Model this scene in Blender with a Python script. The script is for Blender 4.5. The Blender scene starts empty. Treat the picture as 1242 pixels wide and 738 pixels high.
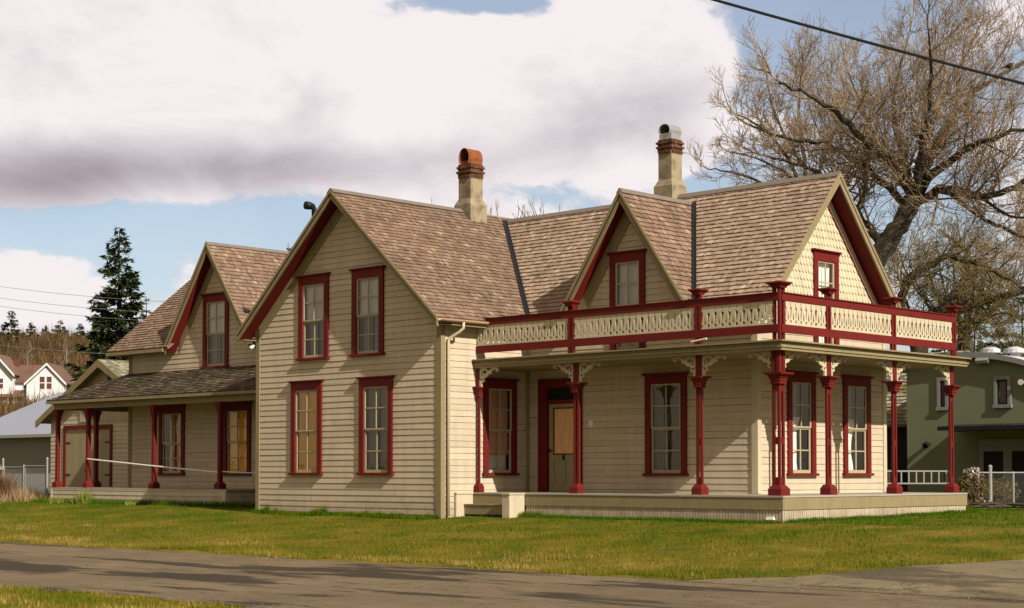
import bpy, math, random
import numpy as np
from mathutils import Vector as V, Matrix
random.seed(7); RNG = np.random.default_rng(7)
scene = bpy.context.scene
COL = scene.collection
CLOUD, EXPO = 1.0, 0.6
Z = V((0, 0, 1))

# ------------------------------------------------------------------ camera
CAM = V((18.6434, -27.0238, 1.005)); YAW, PIT, FPX, SY = -0.7646, 0.0358, 2025.58, 131.79
FW = V((math.sin(YAW)*math.cos(PIT), math.cos(YAW)*math.cos(PIT), math.sin(PIT)))
RT = V((math.cos(YAW), -math.sin(YAW), 0)); UP = RT.cross(FW)
cd = bpy.data.cameras.new('camera'); co = bpy.data.objects.new('camera', cd); COL.objects.link(co)
co.matrix_world = Matrix(((RT.x, UP.x, -FW.x, CAM.x), (RT.y, UP.y, -FW.y, CAM.y), (RT.z, UP.z, -FW.z, CAM.z), (0, 0, 0, 1)))
cd.sensor_width = 36; cd.sensor_fit = 'HORIZONTAL'; cd.lens = FPX/1242*36; cd.shift_y = SY/1242
cd.clip_start = 0.1; cd.clip_end = 5000
scene.camera = co
def ray(px, py): return FW + RT*((px-621)/FPX) - UP*((py-369-SY)/FPX)
def at(px, py, d): return CAM + ray(px, py)*d
def onY(px, py, y):
    d = ray(px, py); return CAM + d*((y-CAM.y)/d.y)
def onX(px, py, x):
    d = ray(px, py); return CAM + d*((x-CAM.x)/d.x)

# ------------------------------------------------------------------ materials
def nodes_of(m):
    m.use_nodes = True; t = m.node_tree; t.nodes.clear(); return t, t.nodes, t.links
def base_mat(name):
    m = bpy.data.materials.new(name); t, n, l = nodes_of(m)
    out = n.new('ShaderNodeOutputMaterial'); b = n.new('ShaderNodeBsdfPrincipled'); l.new(b.outputs[0], out.inputs[0])
    return m, n, l, b, out
def noise(n, l, scale, detail=4, rough=.55, vec=None, stretch=None):
    x = n.new('ShaderNodeTexNoise'); x.inputs['Scale'].default_value = scale; x.inputs['Detail'].default_value = detail; x.inputs['Roughness'].default_value = rough
    tc = n.new('ShaderNodeTexCoord'); src = tc.outputs['Object']
    if stretch:
        mp = n.new('ShaderNodeMapping'); mp.inputs['Scale'].default_value = stretch; l.new(src, mp.inputs[0]); src = mp.outputs[0]
    l.new(src, x.inputs['Vector']); return x.outputs['Fac']
def ramp(n, l, fac, stops):
    r = n.new('ShaderNodeValToRGB'); e = r.color_ramp.elements
    while len(e) > 1: e.remove(e[-1])
    for i, (p, c) in enumerate(stops):
        k = e[0] if i == 0 else e.new(p)
        k.position = p; k.color = (*c, 1) if len(c) == 3 else c
    l.new(fac, r.inputs[0]); return r.outputs[0]
def mixc(n, l, fac, a, b, mode='MIX'):
    x = n.new('ShaderNodeMix'); x.data_type = 'RGBA'; x.blend_type = mode
    for s, v in ((0, fac), (6, a), (7, b)):
        if hasattr(v, 'links'): l.new(v, x.inputs[s])
        else: x.inputs[s].default_value = v if not isinstance(v, tuple) else (*v, 1)
    return x.outputs[2]
def g3(v): return (v, v, v)
def maprange(n, l, v, a, b, c, d, smooth=False):
    x = n.new('ShaderNodeMapRange'); x.inputs[1].default_value = a; x.inputs[2].default_value = b; x.inputs[3].default_value = c; x.inputs[4].default_value = d
    if smooth: x.interpolation_type = 'SMOOTHSTEP'
    l.new(v, x.inputs[0]); return x.outputs[0]
def bump(n, l, b, h, strength, dist=.01):
    x = n.new('ShaderNodeBump'); x.inputs['Strength'].default_value = strength; x.inputs['Distance'].default_value = dist
    l.new(h, x.inputs['Height']); l.new(x.outputs[0], b.inputs['Normal'])
def paint(name, col, dirt=.25, rough=.6, island=.0, scale=2.2, grain=None, bmp=.15, dirtcol=None, wear=0, splash=0):
    m, n, l, b, o = base_mat(name)
    col = tuple(c*.78 for c in col); dirtcol = tuple(c*.78 for c in dirtcol) if dirtcol else None
    f = noise(n, l, scale, 6, .65)
    d = dirtcol or tuple(c*.62 for c in col)
    c = mixc(n, l, maprange(n, l, f, .45, .75, 0, dirt), col, d)
    if wear:
        fw = noise(n, l, 5.5, 8, .72, stretch=(1, 1, 2.2)); c = mixc(n, l, maprange(n, l, fw, .66, .74, 0, wear), c, (.22, .15, .09))
        fs = noise(n, l, 2.4, 4, .6, stretch=(2.2, 2.2, .25)); c = mixc(n, l, 1.0, c, ramp(n, l, fs, [(.35, g3(.92)), (.6, g3(1.02))]), 'MULTIPLY')
    if splash:     # mud thrown up on the lowest boards, in ragged patches
        tc = n.new('ShaderNodeTexCoord'); sx = n.new('ShaderNodeSeparateXYZ'); l.new(tc.outputs['Object'], sx.inputs[0])
        hz = maprange(n, l, sx.outputs['Z'], .05, .75, .34, -.25); ad = n.new('ShaderNodeMath'); ad.operation = 'ADD'; l.new(hz, ad.inputs[0]); l.new(noise(n, l, 2.8, 7, .72), ad.inputs[1])
        c = mixc(n, l, maprange(n, l, ad.outputs[0], .55, .95, 0, splash), c, (.16, .12, .075))
    f2 = noise(n, l, 26, 3, .6, stretch=grain or (1, 1, 1))
    c = mixc(n, l, 1.0, c, ramp(n, l, f2, [(.3, g3(.9)), (.7, g3(1.06))]), 'MULTIPLY')
    if island:
        g = n.new('ShaderNodeNewGeometry')
        c = mixc(n, l, 1.0, c, ramp(n, l, g.outputs['Random Per Island'], [(0, g3(1-island)), (1, g3(1+island*.5))]), 'MULTIPLY')
    l.new(c, b.inputs['Base Color']); b.inputs['Roughness'].default_value = rough; b.inputs['Specular IOR Level'].default_value = .22
    bump(n, l, b, f2, bmp, .004)
    return m
MT = {}
MT['siding'] = paint('cream_siding_paint', (.58, .482, .352), .3, .65, .09, 1.3, (1, 1, 8), wear=.5, splash=.55)
MT['scale'] = paint('cream_scale_paint', (.64, .56, .39), .25, .65, .12, wear=.4)
MT['trim'] = paint('tan_trim_paint', (.285, .228, .122), .35, .6, .05, wear=.5)
MT['cream'] = paint('cream_trim_paint', (.58, .50, .35), .25, .6, .05, wear=.3)
MT['red'] = paint('barn_red_paint', (.15, .0115, .0095), .6, .65, .12, 3, dirtcol=(.075, .010, .008))
MT['red'].node_tree.nodes['Principled BSDF'].inputs['Specular IOR Level'].default_value = .18
MT['sash'] = paint('sash_paint', (.43, .36, .23), .2, .5)
MT['deck'] = paint('deck_paint', (.40, .36, .29), .4, .6, .12, 2, (1, 8, 1))
MT['door'] = paint('screen_door_paint', (.34, .28, .16), .3, .6)
MT['white'] = paint('white_paint', (.80, .78, .78), .15, .6)
MT['gutter'] = paint('gutter_paint', (.48, .30, .17), .5, .4, .0, 5, dirtcol=(.6, .5, .36))
MT['ridge'] = paint('weathered_ridge_board', (.20, .165, .135), .5, .8, .15, 4)
MT['flash'] = paint('dark_flashing_metal', (.035, .035, .04), .3, .4)
MT['blackmetal'] = paint('black_metal', (.012, .012, .012), .2, .5)
MT['galv'] = paint('galvanised_metal', (.46, .47, .48), .35, .42, .0, 6)
for k in ('galv', 'flash'):
    bb = [x for x in MT[k].node_tree.nodes if x.type == 'BSDF_PRINCIPLED'][0]; bb.inputs['Metallic'].default_value = .55
MT['fencemetal'] = paint('dull_zinc', (.30, .295, .27), .35, .55, .0, 6)
MT['rust'] = paint('rusty_steel', (.27, .08, .026), .9, .85, .0, 9, dirtcol=(.09, .032, .018))
MT['stucco'] = paint('chimney_stucco', (.34, .275, .18), 1.0, .95, .0, 3.2, bmp=.7, dirtcol=(.10, .082, .06))
MT['brick'] = paint('chimney_brick', (.15, .06, .034), .9, .95, .4, 12, bmp=.6, dirtcol=(.07, .05, .03))
MT['conc'] = paint('weathered_concrete', (.36, .33, .28), .5, .9, 0, 3)

def shingle_mat(name, cols, moss=0.0, mosscol=(.05, .05, .02)):
    m, n, l, b, o = base_mat(name)
    g = n.new('ShaderNodeNewGeometry')
    c = ramp(n, l, g.outputs['Random Per Island'], cols)
    f = noise(n, l, .9, 5, .6)
    c = mixc(n, l, 1.0, c, ramp(n, l, f, [(.3, (.82, .80, .80)), (.65, (1.08, 1.04, 1.0))]), 'MULTIPLY')
    f2 = noise(n, l, 30, 4, .7, stretch=(1, 1, .35))
    c = mixc(n, l, 1.0, c, ramp(n, l, f2, [(.25, g3(.7)), (.7, g3(1.15))]), 'MULTIPLY')
    if moss:
        c = mixc(n, l, maprange(n, l, noise(n, l, 2.0, 6, .7), .62-moss*.3, .72-moss*.2, 0, 1), c, mosscol)
    l.new(c, b.inputs['Base Color']); b.inputs['Roughness'].default_value = .9; b.inputs['Specular IOR Level'].default_value = .2
    bump(n, l, b, f2, .6, .008)
    return m
MT['shingle'] = shingle_mat('cedar_shingles', [(0, (.135, .09, .064)), (.3, (.175, .118, .085)), (.75, (.205, .142, .103)), (.95, (.24, .172, .128)), (1, (.32, .245, .19))], .06, (.085, .08, .05))
MT['paleshingle'] = shingle_mat('paler_shingles', [(0, (.215, .155, .112)), (.3, (.27, .20, .148)), (.75, (.31, .232, .175)), (.95, (.35, .27, .21)), (1, (.43, .35, .285))], .05, (.13, .12, .08))  # paler set of shingle colours, used on the main block roof
MT['oldshingle'] = shingle_mat('old_mossy_shingles', [(0, (.05, .036, .026)), (.6, (.10, .07, .05)), (1, (.17, .13, .10))], .45)
MT['mossroof'] = shingle_mat('mossy_grey_shingles', [(0, (.14, .13, .10)), (.6, (.25, .24, .19)), (1, (.42, .40, .33))], .5, (.12, .11, .03))
MT['farroof'] = shingle_mat('brown_far_roof', [(0, (.11, .065, .05)), (1, (.16, .10, .08))])

def glass_mat():
    m = bpy.data.materials.new('window_glass'); t, n, l = nodes_of(m)
    o = n.new('ShaderNodeOutputMaterial'); tr = n.new('ShaderNodeBsdfTransparent'); tr.inputs[0].default_value = (.95, .95, .93, 1)
    gl = n.new('ShaderNodeBsdfGlossy'); gl.inputs['Roughness'].default_value = .02; gl.inputs[0].default_value = (.9, .9, .9, 1)
    fr = n.new('ShaderNodeFresnel'); fr.inputs[0].default_value = 1.5
    f = noise(n, l, 1.7, 2, .5)
    bp = n.new('ShaderNodeBump'); bp.inputs['Strength'].default_value = .25; bp.inputs['Distance'].default_value = .02
    l.new(f, bp.inputs['Height']); l.new(bp.outputs[0], gl.inputs['Normal'])
    mx = n.new('ShaderNodeMixShader'); mm = n.new('ShaderNodeMath'); mm.operation = 'MULTIPLY_ADD'; mm.inputs[1].default_value = 1.15; mm.inputs[2].default_value = .01
    mm.use_clamp = True
    l.new(fr.outputs[0], mm.inputs[0]); l.new(mm.outputs[0], mx.inputs[0]); l.new(tr.outputs[0], mx.inputs[1]); l.new(gl.outputs[0], mx.inputs[2]); l.new(mx.outputs[0], o.inputs[0])
    return m
MT['glass'] = glass_mat()
def cloth(name, col):
    m, n, l, b, o = base_mat(name)
    f = noise(n, l, 6, 3, .5, stretch=(6, 6, .4))
    c = mixc(n, l, 1.0, col, ramp(n, l, f, [(.3, g3(.75)), (.7, g3(1.1))]), 'MULTIPLY')
    l.new(c, b.inputs['Base Color']); b.inputs['Roughness'].default_value = .9; return m
MT['amber'] = cloth('amber_roller_blind', (.88, .50, .085)); MT['lace'] = cloth('grey_lace_curtain', (.22, .20, .18))
MT['pink'] = cloth('pink_roller_blind', (.62, .36, .24)); MT['peach'] = cloth('peach_door_blind', (.66, .38, .19))
MT['whitecloth'] = cloth('white_curtain', (.72, .70, .66)); MT['darkcloth'] = cloth('dark_curtain', (.10, .09, .08))
MT['dimlace'] = cloth('dim_green_curtain', (.10, .105, .085))
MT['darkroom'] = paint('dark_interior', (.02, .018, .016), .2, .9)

# ------------------------------------------------------------------ mesh builder
class MB:
    def __init__(s): s.v = []; s.f = []; s.sm = False
    def poly(s, pts):
        i = len(s.v); s.v.extend([tuple(p) for p in pts]); s.f.append(list(range(i, i+len(pts)))); return s
    def solid(s, bottom, top):
        """two matching rings -> closed solid"""
        n = len(bottom); i = len(s.v)
        s.v.extend([tuple(p) for p in bottom]); s.v.extend([tuple(p) for p in top])
        s.f.append(list(range(i, i+n))[::-1]); s.f.append(list(range(i+n, i+2*n)))
        for k in range(n): s.f.append([i+k, i+(k+1) % n, i+n+(k+1) % n, i+n+k])
        return s
    def prism(s, pts, ext):
        return s.solid(pts, [V(p)+V(ext) for p in pts])
    def box(s, x0, x1, y0, y1, z0, z1):
        return s.solid([(x0, y0, z0), (x1, y0, z0), (x1, y1, z0), (x0, y1, z0)], [(x0, y0, z1), (x1, y0, z1), (x1, y1, z1), (x0, y1, z1)])
    def tbox(s, cx, cy, z0, z1, w0, w1, d0=None, d1=None):
        d0 = w0 if d0 is None else d0; d1 = w1 if d1 is None else d1
        f = lambda w, d, z: [(cx-w/2, cy-d/2, z), (cx+w/2, cy-d/2, z), (cx+w/2, cy+d/2, z), (cx-w/2, cy+d/2, z)]
        return s.solid(f(w0, d0, z0), f(w1, d1, z1))
    def tube(s, pts, rad, n=6, cap=True):
        pts = [V(p) for p in pts]
        if not hasattr(rad, '__len__'): rad = [rad]*len(pts)
        rings = []; prev = None
        for k, p in enumerate(pts):
            t = (pts[min(k+1, len(pts)-1)]-pts[max(k-1, 0)])
            t = t.normalized() if t.length > 1e-9 else V((0, 0, 1))
            if prev is None:
                a = t.orthogonal().normalized()
            else:
                a = prev - t*prev.dot(t)
                a = a.normalized() if a.length > 1e-6 else t.orthogonal().normalized()
            prev = a; b = t.cross(a); i = len(s.v)
            for q in range(n):
                an = 2*math.pi*q/n; s.v.append(tuple(p + a*(rad[k]*math.cos(an)) + b*(rad[k]*math.sin(an))))
            rings.append(i)
        for i, j in zip(rings, rings[1:]):
            for q in range(n): s.f.append([i+q, i+(q+1) % n, j+(q+1) % n, j+q])
        if cap and n > 2:
            s.f.append([rings[0]+q for q in range(n)][::-1]); s.f.append([rings[-1]+q for q in range(n)])
        return s
    def build(s, name, mat, parent=None, smooth=False, origin=None):
        me = bpy.data.meshes.new(name)
        vs = s.v
        if origin is not None:
            o = V(origin); vs = [(a-o.x, b-o.y, c-o.z) for a, b, c in vs]
        me.from_pydata(vs, [], s.f)
        m = MT[mat] if isinstance(mat, str) else mat
        me.materials.append(m)
        if smooth: me.polygons.foreach_set('use_smooth', [True]*len(me.polygons))
        me.update()
        ob = bpy.data.objects.new(name, me); COL.objects.link(ob)
        if origin is not None: ob.location = origin
        if parent is not None:
            ob.parent = parent
            po = V((0, 0, 0)); q = parent
            while q is not None: po += V(q.location); q = q.parent
            if origin is None: ob.location = -po      # mesh written in world coordinates
            else: ob.location = V(origin) - po
        return ob
def thing(name, label, cat, loc=(0, 0, 0), group=None):
    o = bpy.data.objects.new(name, None); COL.objects.link(o); o.location = loc; o.empty_display_size = .3
    tag(o, label, cat, group); return o
def tag(o, label=None, cat=None, group=None, kind=None):
    if label: o['label'] = label
    if cat: o['category'] = cat
    if group: o['group'] = group
    if kind: o['kind'] = kind
    return o
def np_mesh(name, verts, tris, mat, smooth=False):
    me = bpy.data.meshes.new(name); nv, nt = len(verts), len(tris)
    me.vertices.add(nv); me.vertices.foreach_set('co', np.asarray(verts, np.float32).ravel())
    me.loops.add(nt*3); me.loops.foreach_set('vertex_index', np.asarray(tris, np.int32).ravel())
    me.polygons.add(nt); me.polygons.foreach_set('loop_start', np.arange(0, nt*3, 3, dtype=np.int32))
    try: me.polygons.foreach_set('loop_total', np.full(nt, 3, np.int32))
    except Exception: pass
    me.update(calc_edges=True); me.validate()
    me.materials.append(MT[mat] if isinstance(mat, str) else mat)
    o = bpy.data.objects.new(name, me); COL.objects.link(o); return o

# wall frames: point = O + U*u + Z*z + N*d  (N points outward)
class Fr:
    def __init__(s, O, U, N): s.O = V(O); s.U = V(U); s.N = V(N)
    def p(s, u, z, d=0): return s.O + s.U*u + Z*z + s.N*d
    def box(s, mb, u0, u1, z0, z1, d0, d1):
        mb.solid([s.p(u0, z0, d0), s.p(u1, z0, d0), s.p(u1, z1, d0), s.p(u0, z1, d0)], [s.p(u0, z0, d1), s.p(u1, z0, d1), s.p(u1, z1, d1), s.p(u0, z1, d1)])
    def prism(s, mb, pts, d0, d1):
        mb.solid([s.p(u, z, d0) for u, z in pts], [s.p(u, z, d1) for u, z in pts])
def FRONT(y): return Fr((0, y, 0), (1, 0, 0), (0, -1, 0))     # u = world x
def RIGHT(x): return Fr((x, 0, 0), (0, 1, 0), (1, 0, 0))      # u = world y
def LEFT(x): return Fr((x, 0, 0), (0, -1, 0), (-1, 0, 0))     # u = -world y
def BACK(y): return Fr((0, y, 0), (-1, 0, 0), (0, 1, 0))

def clip(poly, clipper):
    """Sutherland-Hodgman, clipper convex (any winding)"""
    area = sum(a[0]*b[1]-b[0]*a[1] for a, b in zip(clipper, clipper[1:]+clipper[:1]))
    c = clipper if area > 0 else clipper[::-1]
    out = poly
    for a, b in zip(c, c[1:]+c[:1]):
        if not out: return []
        ex, ey = b[0]-a[0], b[1]-a[1]
        side = lambda p: ex*(p[1]-a[1]) - ey*(p[0]-a[0])
        new = []
        for p, q in zip(out, out[1:]+out[:1]):
            sp, sq = side(p), side(q)
            if sp >= -1e-9: new.append(p)
            if (sp > 1e-9 and sq < -1e-9) or (sp < -1e-9 and sq > 1e-9):
                t = sp/(sp-sq); new.append((p[0]+(q[0]-p[0])*t, p[1]+(q[1]-p[1])*t))
        out = new
    return out

def siding(fr, poly, openings=(), exposure=.14, rnd=random):
    """lapped boards as real stepped courses, clipped to a convex wall outline, with real openings"""
    mb = MB(); zs = [p[1] for p in poly]; us = [p[0] for p in poly]
    z0, z1, ua, ub = min(zs), max(zs), min(us), max(us)
    k = 0
    while z0 + k*exposure < z1:
        a, b = z0+k*exposure, min(z0+(k+1)*exposure, z1); k += 1
        cuts = sorted({a, b} | {z for o in openings for z in (o[2], o[3]) if a+1e-4 < z < b-1e-4})
        joints = [ua]; u = ua + rnd.uniform(.8, 4)
        while u < ub-.6: joints.append(u); u += rnd.uniform(2.2, 4.6)
        joints.append(ub)
        wob = rnd.uniform(-.002, .003)
        for za, zb in zip(cuts, cuts[1:]):
            zm = (za+zb)/2
            for ja, jb in zip(joints, joints[1:]):
                segs = [(ja+.002, jb-.002)]
                for o in openings:
                    if o[2] < zm < o[3]:
                        ns = []
                        for s0, s1 in segs:
                            if o[1] <= s0 or o[0] >= s1: ns.append((s0, s1)); continue
                            if s0 < o[0]: ns.append((s0, o[0]))
                            if s1 > o[1]: ns.append((o[1], s1))
                        segs = ns
                for s0, s1 in segs:
                    zl = a+.0055 if za == a else za
                    if zb-zl < .004: continue
                    pg = clip([(s0, zl), (s1, zl), (s1, zb), (s0, zb)], list(poly))
                    if len(pg) < 3: continue
                    dep = lambda z: .0145+wob*.6-.0125*(z-a)/exposure
                    i = len(mb.v); mb.v.extend([tuple(fr.p(u_, z_+(.004*math.sin(u_*.9+a*9)+.003*math.sin(u_*2.3+a*31) if z0+.2 < z_ < z1-.3 else 0), dep(z_))) for u_, z_ in pg]); mb.f.append(list(range(i, i+len(pg))))
                    low = [q for q in range(len(pg)) if abs(pg[q][1]-zl) < 1e-6]
                    if za == a and len(low) >= 2:
                        q0, q1 = low[0], low[-1]
                        j = len(mb.v); mb.v.extend([tuple(fr.p(pg[q0][0], a+.012, -.03)), tuple(fr.p(pg[q1][0], a+.012, -.03))])
                        mb.v.extend([tuple(fr.p(pg[q0][0], a-.001, -.03)), tuple(fr.p(pg[q1][0], a-.001, -.03)), tuple(fr.p(pg[q0][0], a-.001, .004)), tuple(fr.p(pg[q1][0], a-.001, .004))])
                        mb.f.append([i+q0, i+q1, j+1, j]); mb.f.append([j, j+1, j+3, j+2]); mb.f.append([j+2, j+3, j+5, j+4])
    return mb

def roof_face(mb, O, U, Vv, poly, exposure=.138, thick=.026, wmin=.06, wmax=.145, deck=True, rnd=random):
    """individual shingles in courses on a plane; U along the eave, Vv up the slope"""
    O, U, Vv = V(O), V(U).normalized(), V(Vv).normalized(); N = U.cross(Vv)
    if N.z < 0: N = -N
    P = lambda u, v, d: tuple(O + U*u + Vv*v + N*d)
    us = [p[0] for p in poly]; vs = [p[1] for p in poly]
    if deck: mb.solid([P(u, v, -.08) for u, v in poly], [P(u, v, -.012) for u, v in poly])
    v = min(vs)
    while v < max(vs):
        u = min(us)-rnd.uniform(0, .2)
        while u < max(us):
            w = rnd.uniform(wmin, wmax); jit = rnd.uniform(-.008, .008); t = thick*rnd.uniform(.75, 1.35)
            pg = clip([(u+.003, v+jit), (u+w-.003, v+jit), (u+w-.003, v+exposure+.012), (u+.003, v+exposure+.012)], list(poly)); u += w
            if len(pg) < 3: continue
            f = lambda vv: max(.002, t*(1-(vv-v)/(exposure+.012)) + .003)
            n = len(pg); i = len(mb.v)
            mb.v.extend([P(a, b, f(b)) for a, b in pg]); mb.v.extend([P(a, b, -.012) for a, b in pg])
            mb.f.append(list(range(i, i+n)))
            for q in range(n): mb.f.append([i+n+q, i+n+(q+1) % n, i+(q+1) % n, i+q])
        v += exposure

# ------------------------------------------------------------------ terrain
def sstep(a, b, x):
    t = np.clip((x-a)/(b-a), 0, 1); return t*t*(3-2*t)
def ground_z(x, y):
    x = np.asarray(x, float); y = np.asarray(y, float)
    t = np.clip((y+7.3)/7.3, 0, 1)
    z = -.6 + .63*t**.85 + .07*sstep(0, 7, y)
    z = z + .05*sstep(-6, -20, x)*sstep(-3, 0, y)
    return z
def gz(x, y): return float(ground_z(x, y))

# ------------------------------------------------------------------ the farmhouse
HD = .55
XM, YM, XB, YB, XL = -1.946, 1.9, -8.584, -.955, -15.30
house = thing('farmhouse', 'large cream clapboard farmhouse with dark red trim, steep brown shingle roofs and a wraparound porch', 'house', (0, 0, 0))
H = house

def rect(u0, u1, z0, z1): return [(u0, z0), (u1, z0), (u1, z1), (u0, z1)]

def window(fr, uc, z0, z1, w, cloth_kind, rows=4, cols=2, crown=.085, label=None, head=.19, lower_frac=.5):
    """casing + crown + sill + two sashes + panes + something hanging inside.  z1 is the top of the crown"""
    zt = z1-.05; cw = .155; ua, ub = uc-w/2, uc+w/2
    c = MB()
    fr.box(c, ua, ua+cw, z0+.06, zt-head, -.1, .055); fr.box(c, ub-cw, ub, z0+.06, zt-head, -.1, .055)
    fr.box(c, ua, ub, zt-head, zt, -.1, .056)
    root = c.build('window', 'red', H)
    if label: root['label'] = label
    s = MB()
    fr.box(s, ua-crown*.5, ub+crown*.5, zt+.001, zt+.025, -.02, .085)
    fr.prism(s, [(ua-crown*.5, zt+.026), (ub+crown*.5, zt+.026), (ub+crown, z1), (ua-crown, z1)], -.02, .115)
    s.build('crown_moulding', 'red', root)
    s = MB(); fr.box(s, ua-.04, ub+.04, z0, z0+.058, -.1, .10); s.build('sill', 'red', root)
    ia, ib, ja, jb = ua+cw, ub-cw, z0+.06, zt-head
    s = MB(); st = .05; zm = ja+(jb-ja)*lower_frac
    for (p, q, dd) in ((zm, jb, .03), (ja, zm, .004)):
        fr.box(s, ia+.002, ia+st, p, q, dd-.03, dd); fr.box(s, ib-st, ib-.002, p, q, dd-.03, dd)
        fr.box(s, ia+st, ib-st, p, p+(.034 if p > ja else .07), dd-.03, dd-.001); fr.box(s, ia+st, ib-st, q-.034, q, dd-.03, dd-.001)
        nr = max(1, rows//2)
        for k in range(1, cols):
            u = ia+st+(ib-ia-2*st)*k/cols; fr.box(s, u-.014, u+.014, p+.03, q-.03, dd-.026, dd-.004)
        for k in range(1, nr):
            z = p+.05+(q-p-.09)*k/nr; fr.box(s, ia+st, ib-st, z-.013, z+.013, dd-.025, dd-.005)
    s.build('sash', 'sash', root)
    s = MB()
    s.poly([fr.p(ia+.02, zm-.02, .011), fr.p(ib-.02, zm-.02, .011), fr.p(ib-.02, jb-.02, .011), fr.p(ia+.02, jb-.02, .011)])
    s.poly([fr.p(ia+.02, ja+.02, -.013), fr.p(ib-.02, ja+.02, -.013), fr.p(ib-.02, zm+.02, -.013), fr.p(ia+.02, zm+.02, -.013)])
    s.build('glass', 'glass', root)
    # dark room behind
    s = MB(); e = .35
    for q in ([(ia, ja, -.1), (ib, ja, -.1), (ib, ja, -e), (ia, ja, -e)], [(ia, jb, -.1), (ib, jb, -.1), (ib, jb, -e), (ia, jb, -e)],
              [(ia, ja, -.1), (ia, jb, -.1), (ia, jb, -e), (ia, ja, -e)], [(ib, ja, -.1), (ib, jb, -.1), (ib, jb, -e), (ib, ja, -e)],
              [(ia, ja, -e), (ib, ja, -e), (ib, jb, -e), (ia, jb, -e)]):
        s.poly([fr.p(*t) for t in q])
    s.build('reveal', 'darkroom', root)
    def drape(u0, u1, za, zb, mat, name, amp=.012, freq=26, d=-.09, gather=0):
        m = MB(); n = max(8, int((u1-u0)*60)); rowsn = 6
        i0 = len(m.v)
        for r_ in range(rowsn+1):
            for k in range(n+1):
                t = k/n; z = za+(zb-za)*r_/rowsn
                u = u0+(u1-u0)*t
                if gather: u = u0+(u1-u0)*t*(1-gather*math.sin(math.pi*min(1, (rowsn-r_)/rowsn)*.9))
                m.v.append(tuple(fr.p(u, z, d+amp*math.sin(u*freq*2+1.3*math.sin(z*3)))))
        for r_ in range(rowsn):
            for k in range(n):
                a = i0+r_*(n+1)+k; m.f.append([a, a+1, a+n+2, a+n+1])
        m.build(name, mat, root, smooth=True)
    W = ib-ia
    if cloth_kind in ('amber', 'pink'):
        drape(ia+.05, ib-.01, ja+.02, jb, cloth_kind, 'roller_blind', .003, 4, d=-.045)
    elif cloth_kind == 'half':           # pink blind let down over part of the window, lace at the bottom
        drape(ia+.01, ib-.01, ja+.62*(jb-ja)*.34, jb, 'pink', 'roller_blind', .003, 4)
        drape(ia+.01, ib-.01, ja, ja+.5, 'whitecloth', 'curtain', .01, 24, d=-.15)
    elif cloth_kind == 'dim':
        drape(ia+.01, ia+W*.5, ja, jb, 'dimlace', 'curtain', .014, 22); drape(ia+W*.52, ib-.01, ja, jb, 'dimlace', 'curtain', .014, 25)
    elif cloth_kind == 'lace':
        drape(ia+.01, ia+W*.52, ja, jb, 'lace', 'curtain', .014, 22, gather=.15)
        drape(ia+W*.55, ib-.01, ja, jb, 'lace', 'curtain', .014, 25)
    elif cloth_kind == 'upper':          # pale blind above, dark lace below
        drape(ia+.01, ib-.01, zm-.02, jb, 'whitecloth', 'roller_blind', .003, 5, d=-.07)
        drape(ia+.12, ia+W*.5, ja, zm, 'lace', 'curtain', .014, 24, d=-.12); drape(ia+W*.62, ib-.03, ja, zm, 'lace', 'curtain', .014, 24, d=-.12)
    elif cloth_kind == 'side':           # white curtain drawn to one side
        drape(ia+.01, ia+W*.60, ja, ja+(jb-ja)*.62, 'whitecloth', 'curtain', .022, 16, gather=.25)
        drape(ia+.01, ia+W*.5, ja+(jb-ja)*.6, jb, 'lace', 'curtain', .014, 18, d=-.11)
    elif cloth_kind == 'white':
        drape(ia+.01, ib-.01, ja, jb, 'whitecloth', 'curtain', .012, 20)
    elif cloth_kind == 'pair':
        drape(ia+W*.22, ia+W*.52, ja, jb, 'pink', 'curtain', .01, 18); drape(ia+W*.58, ib-.02, ja, jb, 'pink', 'curtain', .01, 18)
    elif cloth_kind == 'dark':
        drape(ia+.02, ia+W*.3, ja, jb, 'lace', 'curtain', .014, 24)
    return root
def hole(uc, z0, z1, w): return (uc-w/2+.06, uc+w/2-.06, z0+.03, z1-.12)

F_GAB, F_MAIN, R_GAB, R_MAIN = FRONT(YB), FRONT(YM), RIGHT(XB), RIGHT(XM)
# window lists: (centre, z0, z1, width, cloth, rows)
wg = [(-13.323, .94, 3.262, 1.165, 'amber', 4, 'window with an amber roller blind'), (-10.762, .94, 3.262, 1.165, 'lace', 4, None),
      (-13.063, 3.75, 5.85, 1.135, 'upper', 4, None), (-11.059, 3.75, 5.85, 1.125, 'upper', 4, None)]
wm = [(-4.378, .93, 3.2, 1.16, 'dim', 4, None)]
wd = [(-5.468, 3.72, 6.0, 1.02, 'white', 4, None)]
wrg = [(.93, .935, 3.2, 1.10, 'half', 4, 'window with a pink roller blind')]
wr = [(3.50, .93, 3.2, 1.06, 'side', 4, None), (5.715, .93, 3.2, 1.12, 'side', 4, None)]
wru = [(4.486, 3.72, 5.93, .98, 'white', 4, None)]
for L, f in ((wg, F_GAB), (wm, F_MAIN), (wd, F_MAIN), (wrg, R_GAB), (wr, R_MAIN), (wru, R_MAIN)):
    for (c, a, b, w, k, r_, lb) in L: window(f, c, a, b, w, k, r_, label=lb)
HO = lambda L: [hole(c, a, b, w) for (c, a, b, w, *_) in L]

# roof definitions (z of shingle surface)
GX, GZ, GS = -11.942, 7.74, .885           # big gable: ridge x, ridge z, slope
RY, RZ, RS = 4.42, 7.60, 1.12             # main block: ridge y, ridge z, slope
DX, DZ, DS = -5.38, 7.33, 1.45            # porch side dormer gable
WX, WZ, WS = -20.95, 7.62, 1.40            # wing dormer gable
WRY, WRZ, WRS = 5.06, 7.63, .81           # wing main roof
UND = .10                                 # underside of the roof below its surface
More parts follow.
